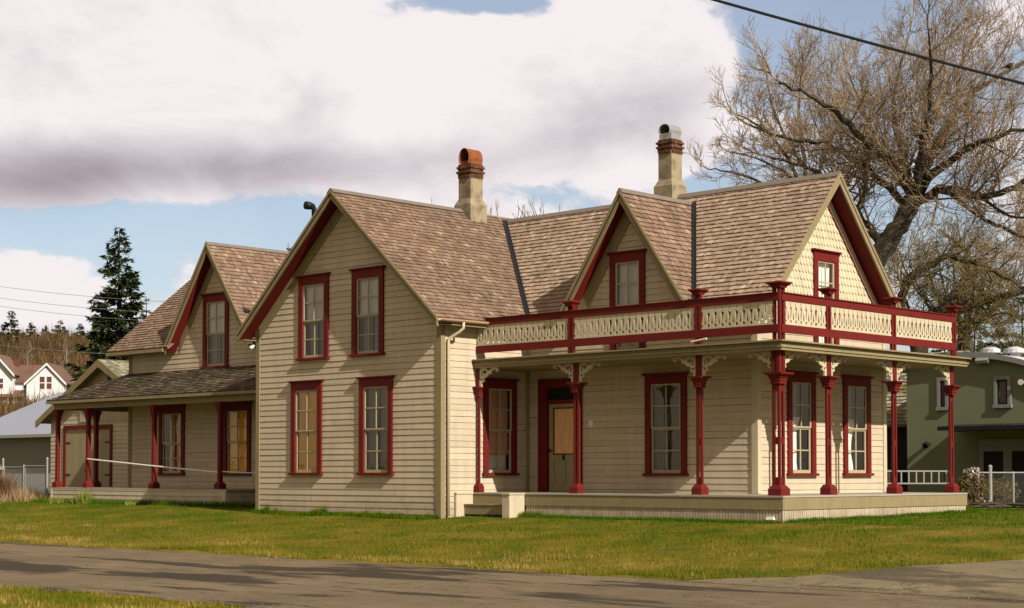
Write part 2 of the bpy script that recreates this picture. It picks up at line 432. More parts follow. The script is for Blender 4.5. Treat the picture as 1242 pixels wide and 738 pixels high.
# walls
def gable_poly(c, half, zb, zpk, slope): return [(c-half, zb), (c+half, zb), (c+half, zpk-UND-slope*half), (c, zpk-UND), (c-half, zpk-UND-slope*half)]
def wall(fr, poly, op=(), exposure=.14, name='wall'):
    o = siding(fr, poly, op, exposure).build(name, 'siding', H); return o
wall(F_GAB, gable_poly(GX, XB-GX, -.1, GZ, GS), HO(wg))
zw = GZ-UND-GS*(XB-GX)
wall(R_GAB, rect(YB, YM, -.1, zw), HO(wrg))
wall(LEFT(XL), rect(-7, -YB, -.1, zw))
wall(BACK(7.0), rect(-XB, -XL, -.1, zw))
DOOR = (-8.10, -6.88, HD, 3.18)
zm_ = RZ-UND-RS*(RY-YM)
wall(F_MAIN, rect(XB, XM, .2, zm_), HO(wm)+HO(wd)+[DOOR])
wall(F_MAIN, clip(gable_poly(DX, 1.75, zm_-1, DZ, DS), rect(-9, 0, zm_, 9)), HO(wd))
zr_ = RZ-UND-RS*(RY-1.9)
wall(R_MAIN, rect(1.9, 6.94, .2, 4.72), HO(wr)+HO(wru))
wall(BACK(6.94), rect(-XM, -XB, .2, zr_))
# scale-shingled gable of the right face
def scales(fr, poly, openings):
    mb = MB(); ex, w = .165, .125; zs = [p[1] for p in poly]; us = [p[0] for p in poly]; z = min(zs); k = 0
    while z < max(zs):
        u = min(us) + (0 if k % 2 else w/2)
        while u < max(us):
            cuv = (u+w/2, z+ex*.6)
            ok = len(clip([(cuv[0]-.01, cuv[1]-.01), (cuv[0]+.01, cuv[1]-.01), (cuv[0]+.01, cuv[1]+.01)], list(poly))) >= 3
            if ok and not any(o[0] < cuv[0] < o[1] and o[2] < cuv[1] < o[3] for o in openings):
                t = random.uniform(.016, .024)
                sh = [(.004, ex+.03), (.004, .05), (w*.22, .012), (w*.5, 0), (w*.78, .012), (w-.004, .05), (w-.004, ex+.03)]
                D = lambda dz: t*(1-dz/(ex+.03))+.004
                i = len(mb.v); n = len(sh)
                mb.v.extend([tuple(fr.p(u+a, z+b, D(b))) for a, b in sh]); mb.v.extend([tuple(fr.p(u+a, z+b, -.004)) for a, b in sh])
                mb.f.append(list(range(i, i+n)))
                for q in range(n): mb.f.append([i+q, i+(q+1) % n, i+n+(q+1) % n, i+n+q])
            u += w
        z += ex; k += 1
    return mb
tri = [(RY-2.42, 4.72), (RY+2.42, 4.72), (RY, RZ-UND)]
g_ = MB(); R_MAIN.prism(g_, [(RY-2.52, 4.72), (RY+2.52, 4.72), (RY, RZ-UND)], -.08, -.006)
sc = scales(R_MAIN, tri, [hole(*wru[0][:4])])
sc.build('gable_shingles', 'scale', H)
# backing panels so that the gable is closed behind the scales, with the window left open
g_ = MB(); ho = hole(*wru[0][:4])
for pg in (rect(0, ho[0], 4.72, 9), rect(ho[1], 9, 4.72, 9), rect(ho[0], ho[1], ho[3], 9)):
    q = clip(pg, [(RY-2.52, 4.72), (RY+2.52, 4.72), (RY, RZ-UND)])
    if len(q) > 2: R_MAIN.prism(g_, q, -.08, -.006)
g_.build('gable_backing', 'cream', H)
# corner boards
def cboard(x0, x1, y0, y1, z0, z1, mat='trim'):
    MB().box(x0, x1, y0, y1, z0, z1).build('corner_board', mat, H)
cboard(XL-.03, XL+.11, YB-.034, YB+.10, -.1, zw-.02); cboard(XB-.11, XB+.034, YB-.034, YB+.10, -.1, zw-.02)
cboard(XM-.13, XM+.034, YM-.034, YM+.10, HD+.01, zm_-.05, 'cream'); cboard(XM-.10, XM+.034, 6.84, 6.975, HD+.01, 4.5, 'cream')
MB().box(XB+.022, XB+.07, YM-.07, YM-.02, HD+.01, 3.4).build('corner_board', 'trim', H)

# gable trim: bargeboards, red soffits, friezes
def gable_trim(fr, c, zp, s, hl, hr, over, soff='red', frieze=.26, fmat='trim', fas=.13, zcut=None, bmat='trim'):
    K = math.sqrt(1+s*s)
    for sg, h in ((-1, hl), (1, hr)):
        z = lambda t, off: zp+off*K-s*t
        # bargeboard
        m = MB(); fr.prism(m, [(c, z(0, -.02)), (c+sg*h, z(h, -.02)), (c+sg*h, z(h, -.02-fas)), (c, z(0, -.02-fas))], over-.045, over)
        fr.prism(m, [(c, z(0, .012)), (c+sg*h, z(h, .012)), (c+sg*h, z(h, -.05)), (c, z(0, -.05))], over+.001, over+.022)
        m.build('bargeboard', bmat, H)
        m = MB(); fr.prism(m, [(c, z(0, -.085)), (c+sg*h, z(h, -.085)), (c+sg*h, z(h, -.11)), (c, z(0, -.11))], .002, over-.047)
        m.build('soffit', soff, H)
        hh = h-.25; f2 = frieze
        q = [(c, z(0, -.112)), (c+sg*hh, z(hh, -.112)), (c+sg*hh, z(hh, -.112-f2)), (c, z(0, -.112-f2))]
        if zcut is not None: q = clip(q, rect(-60, 60, zcut, 30))
        m = MB(); fr.prism(m, q, .002, .034); m.build('frieze', fmat, H)
        if soff == 'red' and fmat == 'cream':
            q = [(c, z(0, -.112)), (c+sg*hh, z(hh, -.112)), (c+sg*hh, z(hh, -.15)), (c, z(0, -.15))]
            m = MB(); fr.prism(m, q, .035, .055); m.build('frieze_moulding', 'red', H)
            q = [(c, z(0, -.112-f2)), (c+sg*hh, z(hh, -.112-f2)), (c+sg*hh, z(hh, -.14-f2)), (c, z(0, -.14-f2))]
            m = MB(); fr.prism(m, q, .002, .044); m.build('frieze_moulding', 'red', H)
OV = .45
gable_trim(F_GAB, GX, GZ, GS, 3.66, 3.70, OV, frieze=.24)
gable_trim(R_MAIN, RY, RZ, RS, 2.86, 2.86, OV, frieze=.19, fmat='cream')
gable_trim(F_MAIN, DX, DZ, DS, 1.86, 1.86, .40, frieze=.27, zcut=zm_+.0)
YW = 1.9; F_W = FRONT(YW)
gable_trim(F_W, WX, WZ, WS, 2.04, 2.04, .40, frieze=.20)

# roofs
def ridge_cap(a, b, s, mat='ridge', w=.15, parent=None):
    a, b = V(a), V(b); d = (b-a).normalized(); side = d.cross(Z).normalized(); m = MB()
    for sg in (-1, 1):
        dn = (side*sg*1 - Z*s).normalized()*w; nrm = (Z + side*sg*s).normalized()*.022
        base = [a+Z*.035, a+Z*.035+dn, a+Z*.035+dn+nrm, a+Z*.035+nrm]
        m.solid(base, [p+(b-a) for p in base])
    return m.build('ridge_cap', mat, parent)
# big gable block (ridge along Y)
yf, yb_ = YB-OV, 7.4
m = MB(); sl = math.sqrt(1+GS*GS)
roof_face(m, (GX, yf, GZ), (0, 1, 0), (-1/1, 0, -GS), [(0, 0), (yb_-yf, 0), (yb_-yf, 0)], deck=False) if False else None
def gable_roof_x(m, cx, zt, s, y0, y1, hl, hr, poly_l=None, poly_r=None, **k):
    """ridge along Y"""
    q = math.sqrt(1+s*s)
    roof_face(m, (cx+hr, y0, zt-s*hr), (0, 1, 0), (-1, 0, s), poly_r or rect(0, y1-y0, 0, hr*q), **k)
    roof_face(m, (cx-hl, y0, zt-s*hl), (0, 1, 0), (1, 0, s), poly_l or rect(0, y1-y0, 0, hl*q), **k)
def gable_roof_y(m, cy, zt, s, x0, x1, hf, hb, cut=None, **k):
    q = math.sqrt(1+s*s); o = (x0, cy-hf, zt-s*hf)
    if cut:      # (xa, xb, y) : the eave is interrupted between xa and xb where a gable stands
        a, b, v = cut[0]-x0, cut[1]-x0, (cut[2]-(cy-hf))*q
        for pg in (rect(0, a, 0, hf*q), rect(b, x1-x0, 0, hf*q), rect(a, b, v, hf*q)): roof_face(m, o, (1, 0, 0), (0, 1, s), pg, **k)
    else: roof_face(m, o, (1, 0, 0), (0, 1, s), rect(0, x1-x0, 0, hf*q), **k)
    roof_face(m, (x0, cy+hb, zt-s*hb), (1, 0, 0), (0, -1, s), rect(0, x1-x0, 0, hb*q), **k)
gable_roof_x(m, GX, GZ, GS, yf, yb_, 3.66, 3.70)
r_g = m.build('roof', 'shingle', H); ridge_cap((GX, yf-.01, GZ), (GX, 3.4, GZ), GS, parent=r_g)
m = MB(); gable_roof_y(m, RY, RZ, RS, -11.9, XM+OV, 2.86, 2.86, cut=(DX-1.72, DX+1.72, YM+.12))
r_m = m.build('roof', 'paleshingle', H); ridge_cap((-11.6, RY, RZ), (XM+OV+.01, RY, RZ), RS, parent=r_m)
# dormer gable over the porch: faces end where they run into the main roof (valley)
def dormer_roof(m, cx, zt, s, yf, half, RYm, RZm, RSm):
    """right/left faces, cut along the valley with the main slope z = RZm - RSm*(RYm-y)"""
    q = math.sqrt(1+s*s); yv = lambda z: RYm-(RZm-z)/RSm
    yt, ye = yv(zt), yv(zt-s*half)
    L = half*q
    poly = [(0, 0), (max(.02, ye-yf), 0), (yt-yf+.05, L), (0, L)]
    roof_face(m, (cx+half, yf, zt-s*half), (0, 1, 0), (-1, 0, s), poly); roof_face(m, (cx-half, yf, zt-s*half), (0, 1, 0), (1, 0, s), poly)
    return yt, ye
m = MB(); yt, ye = dormer_roof(m, DX, DZ, DS, YM-.40, 1.86, RY, RZ, RS)
r_d = m.build('roof', 'shingle', H); ridge_cap((DX, YM-.41, DZ), (DX, yt-.05, DZ), DS, parent=r_d, w=.13)
def strip(parent, a, b, n1, n2, w, mat, lift=.03):
    """valley metal: two narrow wings leaving the valley line a-b along directions n1, n2"""
    a, b = V(a), V(b); m = MB()
    for d, nn in (n1, n2):
        d, nn = V(d).normalized(), V(nn).normalized()
        p = [a+nn*lift, b+nn*lift, b+d*w+nn*lift, a+d*w+nn*lift]
        m.solid(p, [x+nn*.012 for x in p])
    return m.build('valley_flashing', mat, parent)
# valley between dormer right face and main roof
nm = (0, -RS, 1); um = (0, 1, RS); nd = (DS, 0, 1); ud = (-1, 0, DS)
a = V((DX+1.86, ye, DZ-DS*1.86)); b = V((DX+.02, yt, DZ))
strip(r_d, a, b, ((1, 0, 0), nm), ((0, -1, 0), nd), .10, 'flash', .035)
# valley between big gable right face and main roof: GZ-GS*(x-GX) = RZ-RS*(RY-y)
def vx(y): return GX + (GZ-RZ+RS*(RY-y))/GS
a = V((vx(RY-2.75), RY-2.75, RZ-RS*2.75)); b = V((vx(RY), RY, RZ))
strip(r_g, a, b, ((1, 0, 0), nm), ((0, -1, 0), (GS, 0, 1)), .11, 'flash', .035)
# eaves of big gable block: fascia, soffit, gutter
ex = GX+3.70; ez = GZ-GS*3.70
m = MB(); m.box(XB+.022, ex-.03, YB-.42, RY-2.2, ez-.13, ez-.11); m.build('soffit', 'trim', H)
m = MB(); m.box(ex-.03, ex, YB-.42, RY-2.2, ez-.15, ez-.035); m.build('fascia', 'trim', H)
m = MB(); pts = []
for k in range(7):
    an = math.pi*k/6; pts.append((ex+.055-.055*math.cos(an), -.055*math.sin(an)))
yy0, yy1 = YB-.42, RY-2.3
for (a1, b1), (a2, b2) in zip(pts, pts[1:]):
    zt = ez-.02
    m.solid([(a1, yy0, zt+b1), (a2, yy0, zt+b2), (a2, yy0, zt+b2-.006), (a1, yy0, zt+b1-.006)], [(a1, yy1, zt+b1), (a2, yy1, zt+b2), (a2, yy1, zt+b2-.006), (a1, yy1, zt+b1-.006)])
gut = m.build('gutter', 'gutter', H)
m = MB(); m.tube([(ex+.055, YB+.32, ez-.07), (ex+.055, YB+.32, ez-.2), (ex-.02, YB+.28, ez-.28), (XB+.09, YB+.17, ez-.42), (XB+.075, YB+.16, ez-.5), (XB+.075, YB+.16, .02)], .035, 8)
m.build('downspout', 'cream', gut, smooth=True)
ex2 = GX-3.66
m = MB(); m.box(ex2, XL-.022, YB-.42, 7, ez-.13, ez-.11); m.build('soffit', 'trim', H)
# left eave tail and security lamp under it
m = MB(); m.box(XL-.17, XL-.05, YB-.04, YB+.12, ez-.29, ez-.13); sl_ = m.build('security_lamp', 'blackmetal', H)
m = MB(); m.tube([(XL-.11, YB-.04, ez-.24), (XL-.11, YB-.10, ez-.28), (XL-.11, YB-.16, ez-.31)], [.03, .045, .05], 10); m.build('lens', 'white', sl_, smooth=True)
# main block front eave boards
ezm = RZ-RS*2.86; yfe = RY-2.86
for (x0, x1) in ((XB+.4, DX-1.86), (DX+1.86, XM+OV-.05)):
    m = MB(); m.box(x0, x1, yfe, yfe+.03, ezm-.15, ezm-.04); m.build('fascia', 'trim', H)
    m = MB(); m.box(x0, x1, yfe+.031, YM-.022, ezm-.15, ezm-.13); m.build('soffit', 'trim', H)
# vent elbow poking over the left slope
p = V((-16.829, 2.0, 8.3)); p = V((-13.6, 1.2, 0)); p.z = at(377, 250, (p-CAM).dot(FW)).z
pv = onY(377, 250, 1.2)
m = MB(); zb0 = GZ-GS*abs(pv.x-GX) if pv.x > GX-3.66 else 5
m.tube([(pv.x+.02, pv.y+.1, zb0-.1), (pv.x+.02, pv.y+.1, pv.z-.1), (pv.x, pv.y+.06, pv.z-.02), (pv.x-.01, pv.y-.03, pv.z), (pv.x-.02, pv.y-.16, pv.z)], [.07, .07, .09, .105, .11], 12)
m.build('vent_pipe', 'blackmetal', H, smooth=True)

# ---------------------------------------------------------------- chimneys
def chimney(cx, cy, zb, zflare, zsh, ws, zc, wc, zcol, zt, cow, label):
    m = MB(); m.tbox(cx, cy, zb, zflare-.16, ws+.16, ws+.16); m.tbox(cx, cy, zflare-.16, zflare, ws+.15, ws); m.tbox(cx, cy, zflare, zsh, ws, ws)
    root = m.build('chimney', 'stucco', H); root['label'] = label
    m = MB(); h = (zc-zsh)/5
    for k, e in enumerate((.35, 1.0, .35, .95, .3)):
        w = ws+(wc-ws)*e
        nb = 4
        for sx in range(nb):
            for sy in range(nb):
                if 0 < sx < nb-1 and 0 < sy < nb-1: continue
                bw = w/nb; x, y = cx-w/2+bw*(sx+.5), cy-w/2+bw*(sy+.5)
                j = random.uniform(-.008, .008)
                m.box(x-bw/2+.004+j, x+bw/2-.004+j, y-bw/2+.004, y+bw/2-.004, zsh+h*k+.003, zsh+h*(k+1)-.002)
    nd_ = 6
    for k in range(nd_):                      # little dentils hanging below the corbel
        t = -ws/2+ws*(k+.5)/nd_
        for (x, y) in ((cx+t, cy-ws/2-.02), (cx+ws/2+.02, cy+t)): m.box(x-.022, x+.022, y-.022, y+.022, zsh-.06, zsh+.0)
    m.box(cx-ws/2+.01, cx+ws/2-.01, cy-ws/2+.01, cy+ws/2-.01, zsh, zc)
    m.build('brick_corbel', 'brick', root)
    wk = ws*.92
    m = MB(); m.tbox(cx, cy, zc, zcol, wk, wk*.98); m.build('collar', 'galv' if cow == 'galv' else 'rust', root)
    # barrel cowl along Y, open towards the front
    m = MB(); rr = wk*.47; n = 14; y0, y1 = cy-wk*.62, cy+wk*.62; zc_ = zcol+rr*.35
    A = [math.radians(-40+260*k/n) for k in range(n+1)]
    ring = lambda y, r: [(cx+r*math.cos(a), y, zc_+r*math.sin(a)*((zt-zc_)/rr)) for a in A]
    o0, o1, i0, i1 = ring(y0, rr), ring(y1, rr), ring(y0, rr-.012), ring(y1, rr-.012)
    for k in range(n):
        m.poly([o0[k], o1[k], o1[k+1], o0[k+1]]); m.poly([i0[k], i0[k+1], i1[k+1], i1[k]]); m.poly([o0[k], o0[k+1], i0[k+1], i0[k]])
    m.build('cowl', cow, root)
    m = MB(); m.poly([(cx+(rr-.012)*math.cos(a), cy+wk*.3, zc_+(rr-.012)*math.sin(a)*((zt-zc_)/rr)) for a in A]); m.build('cowl_baffle', 'blackmetal', root)
chimney(-11.88, 3.25, 6.9, 8.06, 8.66, .44, 8.96, .54, 9.04, 9.37, 'rust', 'chimney with a rusty orange barrel cowl')
chimney(-6.25, 4.42, 6.9, 8.02, 8.72, .40, 8.99, .50, 9.14, 9.36, 'galv', 'chimney with a shiny galvanised barrel cowl')

# ---------------------------------------------------------------- door
fr = F_MAIN
m = MB()
fr.box(m, -8.20, -7.93, HD, 3.2, -.12, .06); fr.box(m, -6.97, -6.84, HD, 3.2, -.12, .06); fr.box(m, -7.93, -6.97, 2.99, 3.2, -.12, .061)
fr.box(m, -7.93, -6.97, 2.62, 2.70, -.12, .03)
dr = m.build('door', 'red', H); dr['label'] = 'front door with a peach blind behind its glass'
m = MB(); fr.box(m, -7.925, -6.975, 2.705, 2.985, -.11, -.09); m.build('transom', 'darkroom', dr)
m = MB(); xl, xr = -7.92, -6.98
fr.box(m, xl, xl+.15, HD+.01, 2.61, -.08, -.03); fr.box(m, xr-.15, xr, HD+.01, 2.61, -.08, -.03); fr.box(m, xl+.15, xr-.15, 2.50, 2.61, -.08, -.031)
fr.box(m, xl+.15, xr-.15, 1.28, 1.44, -.08, -.031); fr.box(m, xl+.15, xr-.15, HD+.01, HD+.2, -.08, -.031)
fr.box(m, xl+.15, xr-.15, HD+.2, 1.28, -.08, -.055); fr.box(m, (xl+xr)/2-.04, (xl+xr)/2+.04, HD+.2, 1.28, -.06, -.032)
for q in (xl+.2, (xl+xr)/2+.08): fr.box(m, q, q+.22, HD+.28, 1.2, -.055, -.045)
m.build('door_leaf', 'door', dr)
m = MB(); fr.box(m, xl+.15, xr-.15, 1.44, 2.50, -.078, -.06); m.build('blind', 'peach', dr)
m = MB(); fr.box(m, xl+.13, xr-.13, 1.42, 1.445, -.03, -.02); fr.box(m, xl+.13, xr-.13, 2.495, 2.52, -.03, -.02)
fr.box(m, xl+.13, xl+.155, 1.445, 2.495, -.03, -.021); fr.box(m, xr-.155, xr-.13, 1.445, 2.495, -.03, -.021); m.build('screen_frame', 'red', dr)
m = MB(); m.tube([fr.p(xl+.06, 1.52, -.03), fr.p(xl+.06, 1.52, .03)], [.018, .035], 8); fr.box(m, (xl+xr)/2-.03, (xl+xr)/2+.03, 1.30, 1.41, -.031, .0); m.build('handle', 'blackmetal', dr)
m = MB(); fr.box(m, -6.63, -6.51, 2.05, 2.2, .0, .03); m.build('mailbox', 'white', H)

# ---------------------------------------------------------------- porch
# deck boards
m = MB(); y = 0.0
XE, YE = -.0, 7.2
x = XB
m.box(XB, XE+.015, -.015, YM, HD-.035, HD); m.box(XM, XE+.015, YM+.002, YE, HD-.035, HD)
m.build('porch_deck', 'deck', H)
m = MB(); m.box(XB+.01, XE-.004, .0, .04, .275, HD-.037); m.box(XE-.04, XE, .041, YE, .275, HD-.037); m.build('deck_fascia', 'trim', H)
m = MB()
def boards(fixed, a, b, axis, z1):
    k = a
    while k < b-.01:
        w = .075
        e = min(k+w-.012, b)
        j = random.uniform(0, .003)
        if axis == 'x': m.box(k, e, fixed+j, fixed+.02, -.25, z1)
        else: m.box(fixed-.02, fixed-j, k, e, -.25, z1)
        k += w
boards(.02, -6.87, XE-.035, 'x', .272); boards(XE-.02, .02, YE-.03, 'y', .272)
m.build('porch_skirting', 'siding', H)
m = MB(); m.box(XM, XE-.02, YE-.03, YE-.002, -.2, HD-.037); m.build('deck_end', 'red', H)
# steps
m = MB(); m.box(-8.50, -7.12, -.30, -.0, .06, .262); m.box(-8.50, -7.12, -.32, .0, .264, .29); st = m.build('porch_step', 'trim', H)
m = MB(); m.box(-8.56, -8.50, -.55, -.017, -.1, HD-.036); m.box(-8.57, -8.48, -.56, -.017, HD-.034, HD); m.build('step_cheek', 'cream', st)
m = MB(); m.box(-7.10, -6.88, -.50, -.017, -.1, HD-.036); m.box(-7.12, -6.86, -.52, -.017, HD-.034, HD); m.build('step_cheek', 'cream', st)
# roof of the porch: L shaped, layered edge
def lslab(e, z0, z1, mat, name, parent, inner=True):
    m = MB(); m.box(XB+.023, e, -e, YM-.023, z0, z1); m.box(XM+.023, e, YM-.021, 7.2+e+.27, z0, z1); return m.build(name, mat, parent)
pr = lslab(.0, 3.57, 3.6, 'trim', 'porch_roof', H)
lslab(-.085, 3.50, 3.568, 'trim', 'cornice_shadow_gap', pr); lslab(-.045, 3.455, 3.498, 'trim', 'cornice', pr); lslab(-.07, 3.40, 3.453, 'trim', 'cornice', pr)


def ribbon(mb, pts, w, P, th):
    """flat 2D path widened to w and sawn from a board of thickness th; P maps (a, b, d) to the world"""
    pts = [V((a, b)) for a, b in pts]; L = []; R = []
    for k, p in enumerate(pts):
        t = pts[min(k+1, len(pts)-1)]-pts[max(k-1, 0)]; t.normalize(); n = V((-t.y, t.x))
        ww = (w[k] if hasattr(w, '__len__') else w)/2
        L.append(p+n*ww); R.append(p-n*ww)
    for k in range(len(pts)-1):
        q = [L[k], L[k+1], R[k+1], R[k]]
        mb.solid([P(a.x, a.y, -th/2) for a in q], [P(a.x, a.y, th/2) for a in q])
def bracket(parent, x, y, ax, mat='cream'):
    ax = V(ax); sd = ax.cross(Z); B = V((x, y, 2.975))
    P = lambda a, b, d: tuple(B + ax*(a*1.22+.045) + Z*(b*1.02) + sd*d)
    m = MB(); S = .97
    ribbon(m, [(.03, 0), (.03, .06), (.035, .12), (.06, .17)], [.07, .065, .065, .07], P, .045)
    ribbon(m, [(.075, .10), (.115, .125), (.10, .165), (.06, .17)], [.03, .035, .03, .03], P, .042)
    ribbon(m, [(.05, .15), (.10, .20), (.18, .265), (.26, .325), (.34, .375), (.42, .40)], [.06, .06, .055, .052, .05, .05], P, .045)
    ribbon(m, [(.42, .40), (.47, .395), (.49, .36), (.465, .335), (.435, .345)], [.055, .05, .045, .04, .035], P, .042)
    ribbon(m, [(.24, .30), (.29, .285), (.31, .315), (.285, .34)], [.045, .042, .036, .03], P, .042)
    sp = []
    for k in range(22):
        t = k/21; an = math.radians(250-t*470); r_ = .135*(1-t*.72)
        sp.append((.145+r_*math.cos(an)*.95, .285+r_*math.sin(an)))
    ribbon(m, sp, [.044-.014*k/21 for k in range(22)], P, .042)
    ribbon(m, [(.02, .16), (.018, .28), (.02, .40)], .035, P, .033)
    ribbon(m, [(.02, .412), (.25, .416), (.45, .416)], .022, P, .05)
    return m.build('bracket', mat, parent)
def column(x, y, axis, brackets, kind='pair'):
    z0, zc, zt = HD, 2.76, 3.405
    m = MB(); s = .05; g = .052
    offs = {'x': [(-g, 0), (g, 0)], 'y': [(0, -g), (0, g)], 'corner': [(0, 0), (-.13, 0), (0, .13)], 'half': [(0, 0)]}[axis]
    if axis == 'corner': cx, cy, bw = -.05, .05, .31
    else: cx, cy, bw = 0, 0, (.25 if axis != 'half' else .17)
    for (a, b) in offs: m.box(x+a-s/2, x+a+s/2, y+b-s/2, y+b+s/2, z0+.2, zc)
    if len(offs) > 1:
        X0, X1 = min(a for a, _ in offs), max(a for a, _ in offs); Y0, Y1 = min(b for _, b in offs), max(b for _, b in offs)
        for (za, zb) in ((z0+.2, z0+.36), (1.56, 1.70), (2.60, zc)):
            m.box(x+X0-.018, x+X1+.018, y+Y1-.018, y+Y1+.018, za, zb) if axis != 'y' and axis != 'corner' else None
            if axis == 'y': m.box(x-.018, x+.018, y+Y0-.018, y+Y1+.018, za, zb)
            if axis == 'corner': m.box(x+X0, x+X1, y-.018, y+.018, za, zb); m.box(x-.018, x+.018, y, y+Y1, za, zb)
    ux, uy = x+cx, y+cy
    pw = .155 if axis != 'corner' else .2
    if axis == 'half': pw = .07
    if axis == 'corner':
        for (a, b) in offs: m.box(x+a-.036, x+a+.036, y+b-.036, y+b+.036, 2.95, zt)
        m.box(x-.13, x, y-.015, y+.015, 2.95, zt-.02); m.box(x-.015, x+.015, y, y+.13, 2.95, zt-.02)
    else: m.tbox(ux, uy, 2.95, zt, pw if axis == 'x' else .07, pw if axis == 'x' else .07, pw if axis == 'y' else .07, pw if axis == 'y' else .07)
    col = m.build('porch_column', 'red', H)
    m = MB(); m.tbox(ux, uy, z0, z0+.13, bw, bw); m.tbox(ux, uy, z0+.13, z0+.21, bw, bw*.62); m.build('base', 'red', col)
    m = MB(); k = bw/.25
    if axis == 'corner': k = 1.25
    for (za, zb, wa, wb) in ((2.74, 2.765, .18, .195), (2.765, 2.785, .195, .17), (2.785, 2.81, .17, .18), (2.81, 2.84, .20, .20), (2.84, 2.935, .185, .27), (2.935, 2.972, .34, .35)):
        m.tbox(ux, uy, za, zb, wa*k, wb*k)
    m.build('capital', 'red', col)
    for d in brackets: bracket(col, ux+d[0]*(pw/2-.055), uy+d[1]*(pw/2-.055), (d[0], d[1], 0))
    return col
column(-8.475, .15, 'half', [(1, 0)])
column(-5.60, .30, 'x', [(-1, 0), (1, 0)]); column(-2.24, .30, 'x', [(-1, 0), (1, 0)])
column(-.25, .25, 'corner', [(-1, 0), (0, 1)])
for yy in (2.055, 4.605): column(-.30, yy, 'y', [(0, -1), (0, 1)])
column(-.30, 7.05, 'y', [(0, -1)])

# balustrade on the porch roof
RX = -.166
newf = [(-5.637, 0), (-2.163, 0)]; news = [1.86, 4.37, 6.95]
def newel(x, y, axis):
    m = MB(); s = .045
    off = {'x': [(-.055, 0), (.055, 0)], 'y': [(0, -.055), (0, .055)], 'corner': [(0, 0), (-.12, 0), (0, .12)]}[axis]
    for a, b in off: m.box(x+a-s/2-.008, x+a+s/2+.008, y+b-s/2-.008, y+b+s/2+.008, 3.6, 4.66)
    cx, cy = (x-.04, y+.04) if axis == 'corner' else (x, y)
    k = 1.25 if axis == 'corner' else 1
    m.box(x+min(a for a, b in off), x+max(a for a, b in off), y-.01 if axis != 'y' else y-.055, y+.01 if axis != 'y' else y+.055, 4.30, 4.62) if axis != 'corner' else None
    o = m.build('balcony_newel', 'red', H)
    m = MB(); m.tbox(cx, cy, 4.63, 4.665, .17*k, .19*k); m.tbox(cx, cy, 4.665, 4.72, .19*k, .30*k); m.tbox(cx, cy, 4.72, 4.75, .32*k, .30*k); m.build('cap', 'red', o)
for (x, _) in newf: newel(x, -RX, 'x')
newel(RX-.02, -RX+.02, 'corner')
for y in news: newel(RX, y, 'y')
def rail(a, b, fr, name):
    m = MB()
    fr.box(m, a, b, 4.385, 4.525, -.02, .03); fr.box(m, a, b, 4.526, 4.545, -.05, .055); m.build('top_rail', 'red', H)
    m = MB(); fr.box(m, a, b, 3.75, 3.915, -.02, .03); m.build('bottom_rail', 'red', H)
F_RL, R_RL = FRONT(-RX), RIGHT(RX)
rail(XB+.03, RX-.0, F_RL, 'f'); rail(-RX+.031, 7.0, R_RL, 's')
MB().box(XB+.024, RX, -RX+.055, -RX+.075, 3.76, 3.79)
def baluster_panel(fr, a, b):
    m = MB(); z0, z1 = 3.917, 4.383; hgt = z1-z0; n = max(1, round((b-a)/.172)); per = (b-a)/n; hp = per/2
    T = [0, .06, .075, .10, .14, .18, .205, .22, .27, .33, .42, .52, .62, .70, .76, .80, .84, .88, .92, .95, 1]
    def hole_hw(t):       # half width of the hole between two balusters
        if .07 < t < .215: return .036*math.sqrt(max(0, 1-((t-.1425)/.0725)**2))
        if .27 < t < .70: return .008+.034*((t-.27)/.43)
        if .70 <= t < .78: return .042-.034*((t-.70)/.08)
        if .78 <= t < .95: return .009
        return 0
    def slit_hw(t):       # slender split in the middle of each baluster
        if .22 < t < .62: return .026*(1-(t-.22)/.40)
        return 0
    for k in range(n):
        c = a+per*(k+.5)
        for sg in (-1, 1):
            for t0, t1 in zip(T, T[1:]):
                i0, i1 = slit_hw(t0+1e-4), slit_hw(t1-1e-4); o0, o1 = hp-hole_hw(t0+1e-4), hp-hole_hw(t1-1e-4)
                q = [(c+sg*i0, z0+t0*hgt), (c+sg*o0, z0+t0*hgt), (c+sg*o1, z0+t1*hgt), (c+sg*i1, z0+t1*hgt)]
                fr.prism(m, q, -.012, .012)
    return m.build('baluster_panel', 'cream', H)
fx = [XB+.03, newf[0][0], newf[1][0], RX-.06]
for k in range(3): baluster_panel(F_RL, fx[k]+(.0 if k == 0 else .085), fx[k+1]-(.085 if k < 2 else .09))
sy_ = [-RX+.02]+news
for k in range(3): baluster_panel(R_RL, sy_[k]+(.16 if k == 0 else .085), sy_[k+1]-.085)
m = MB(); m.tube([onY(838, 415, .02), onY(857, 411, .02)], .018, 8); m.v = [(a, b, 3.632+(c-3.632)*.0) for a, b, c in m.v] if False else m.v
m.build('roof_drain_pipe', 'white', H)

# ---------------------------------------------------------------- rear wing
WL = -25.40
ww = [(-23.13, .92, 3.0, 1.30, 'pair', 4, None), (-19.92, .92, 3.0, 1.26, 'amber', 4, 'window with an amber curtain in the shade of the wing porch')]
wwu = [(-20.97, 4.02, 6.2, 1.22, 'upper', 4, None)]
for L in (ww, wwu):
    for (c, a, b, w, k, r_, lb) in L: window(F_W, c, a, b, w, k, r_, label=lb)
zww = WRZ-UND-WRS*(WRY-YW)
wall(F_W, rect(WL, XL, -.1, zww), HO(ww)+HO(wwu))
wall(F_W, clip(gable_poly(WX, 1.85, zww-1, WZ, WS), rect(-60, 0, zww, 9)), HO(wwu))
wall(LEFT(WL), [(-8.2, -.1), (-1.9, -.1), (-1.9, zww), (-WRY, WRZ-UND), (-8.2, zww)])
wall(BACK(8.2), rect(-XL, -WL, -.1, zww))
cboard(WL-.034, WL+.12, YW-.034, YW+.1, -.1, zww-.03)
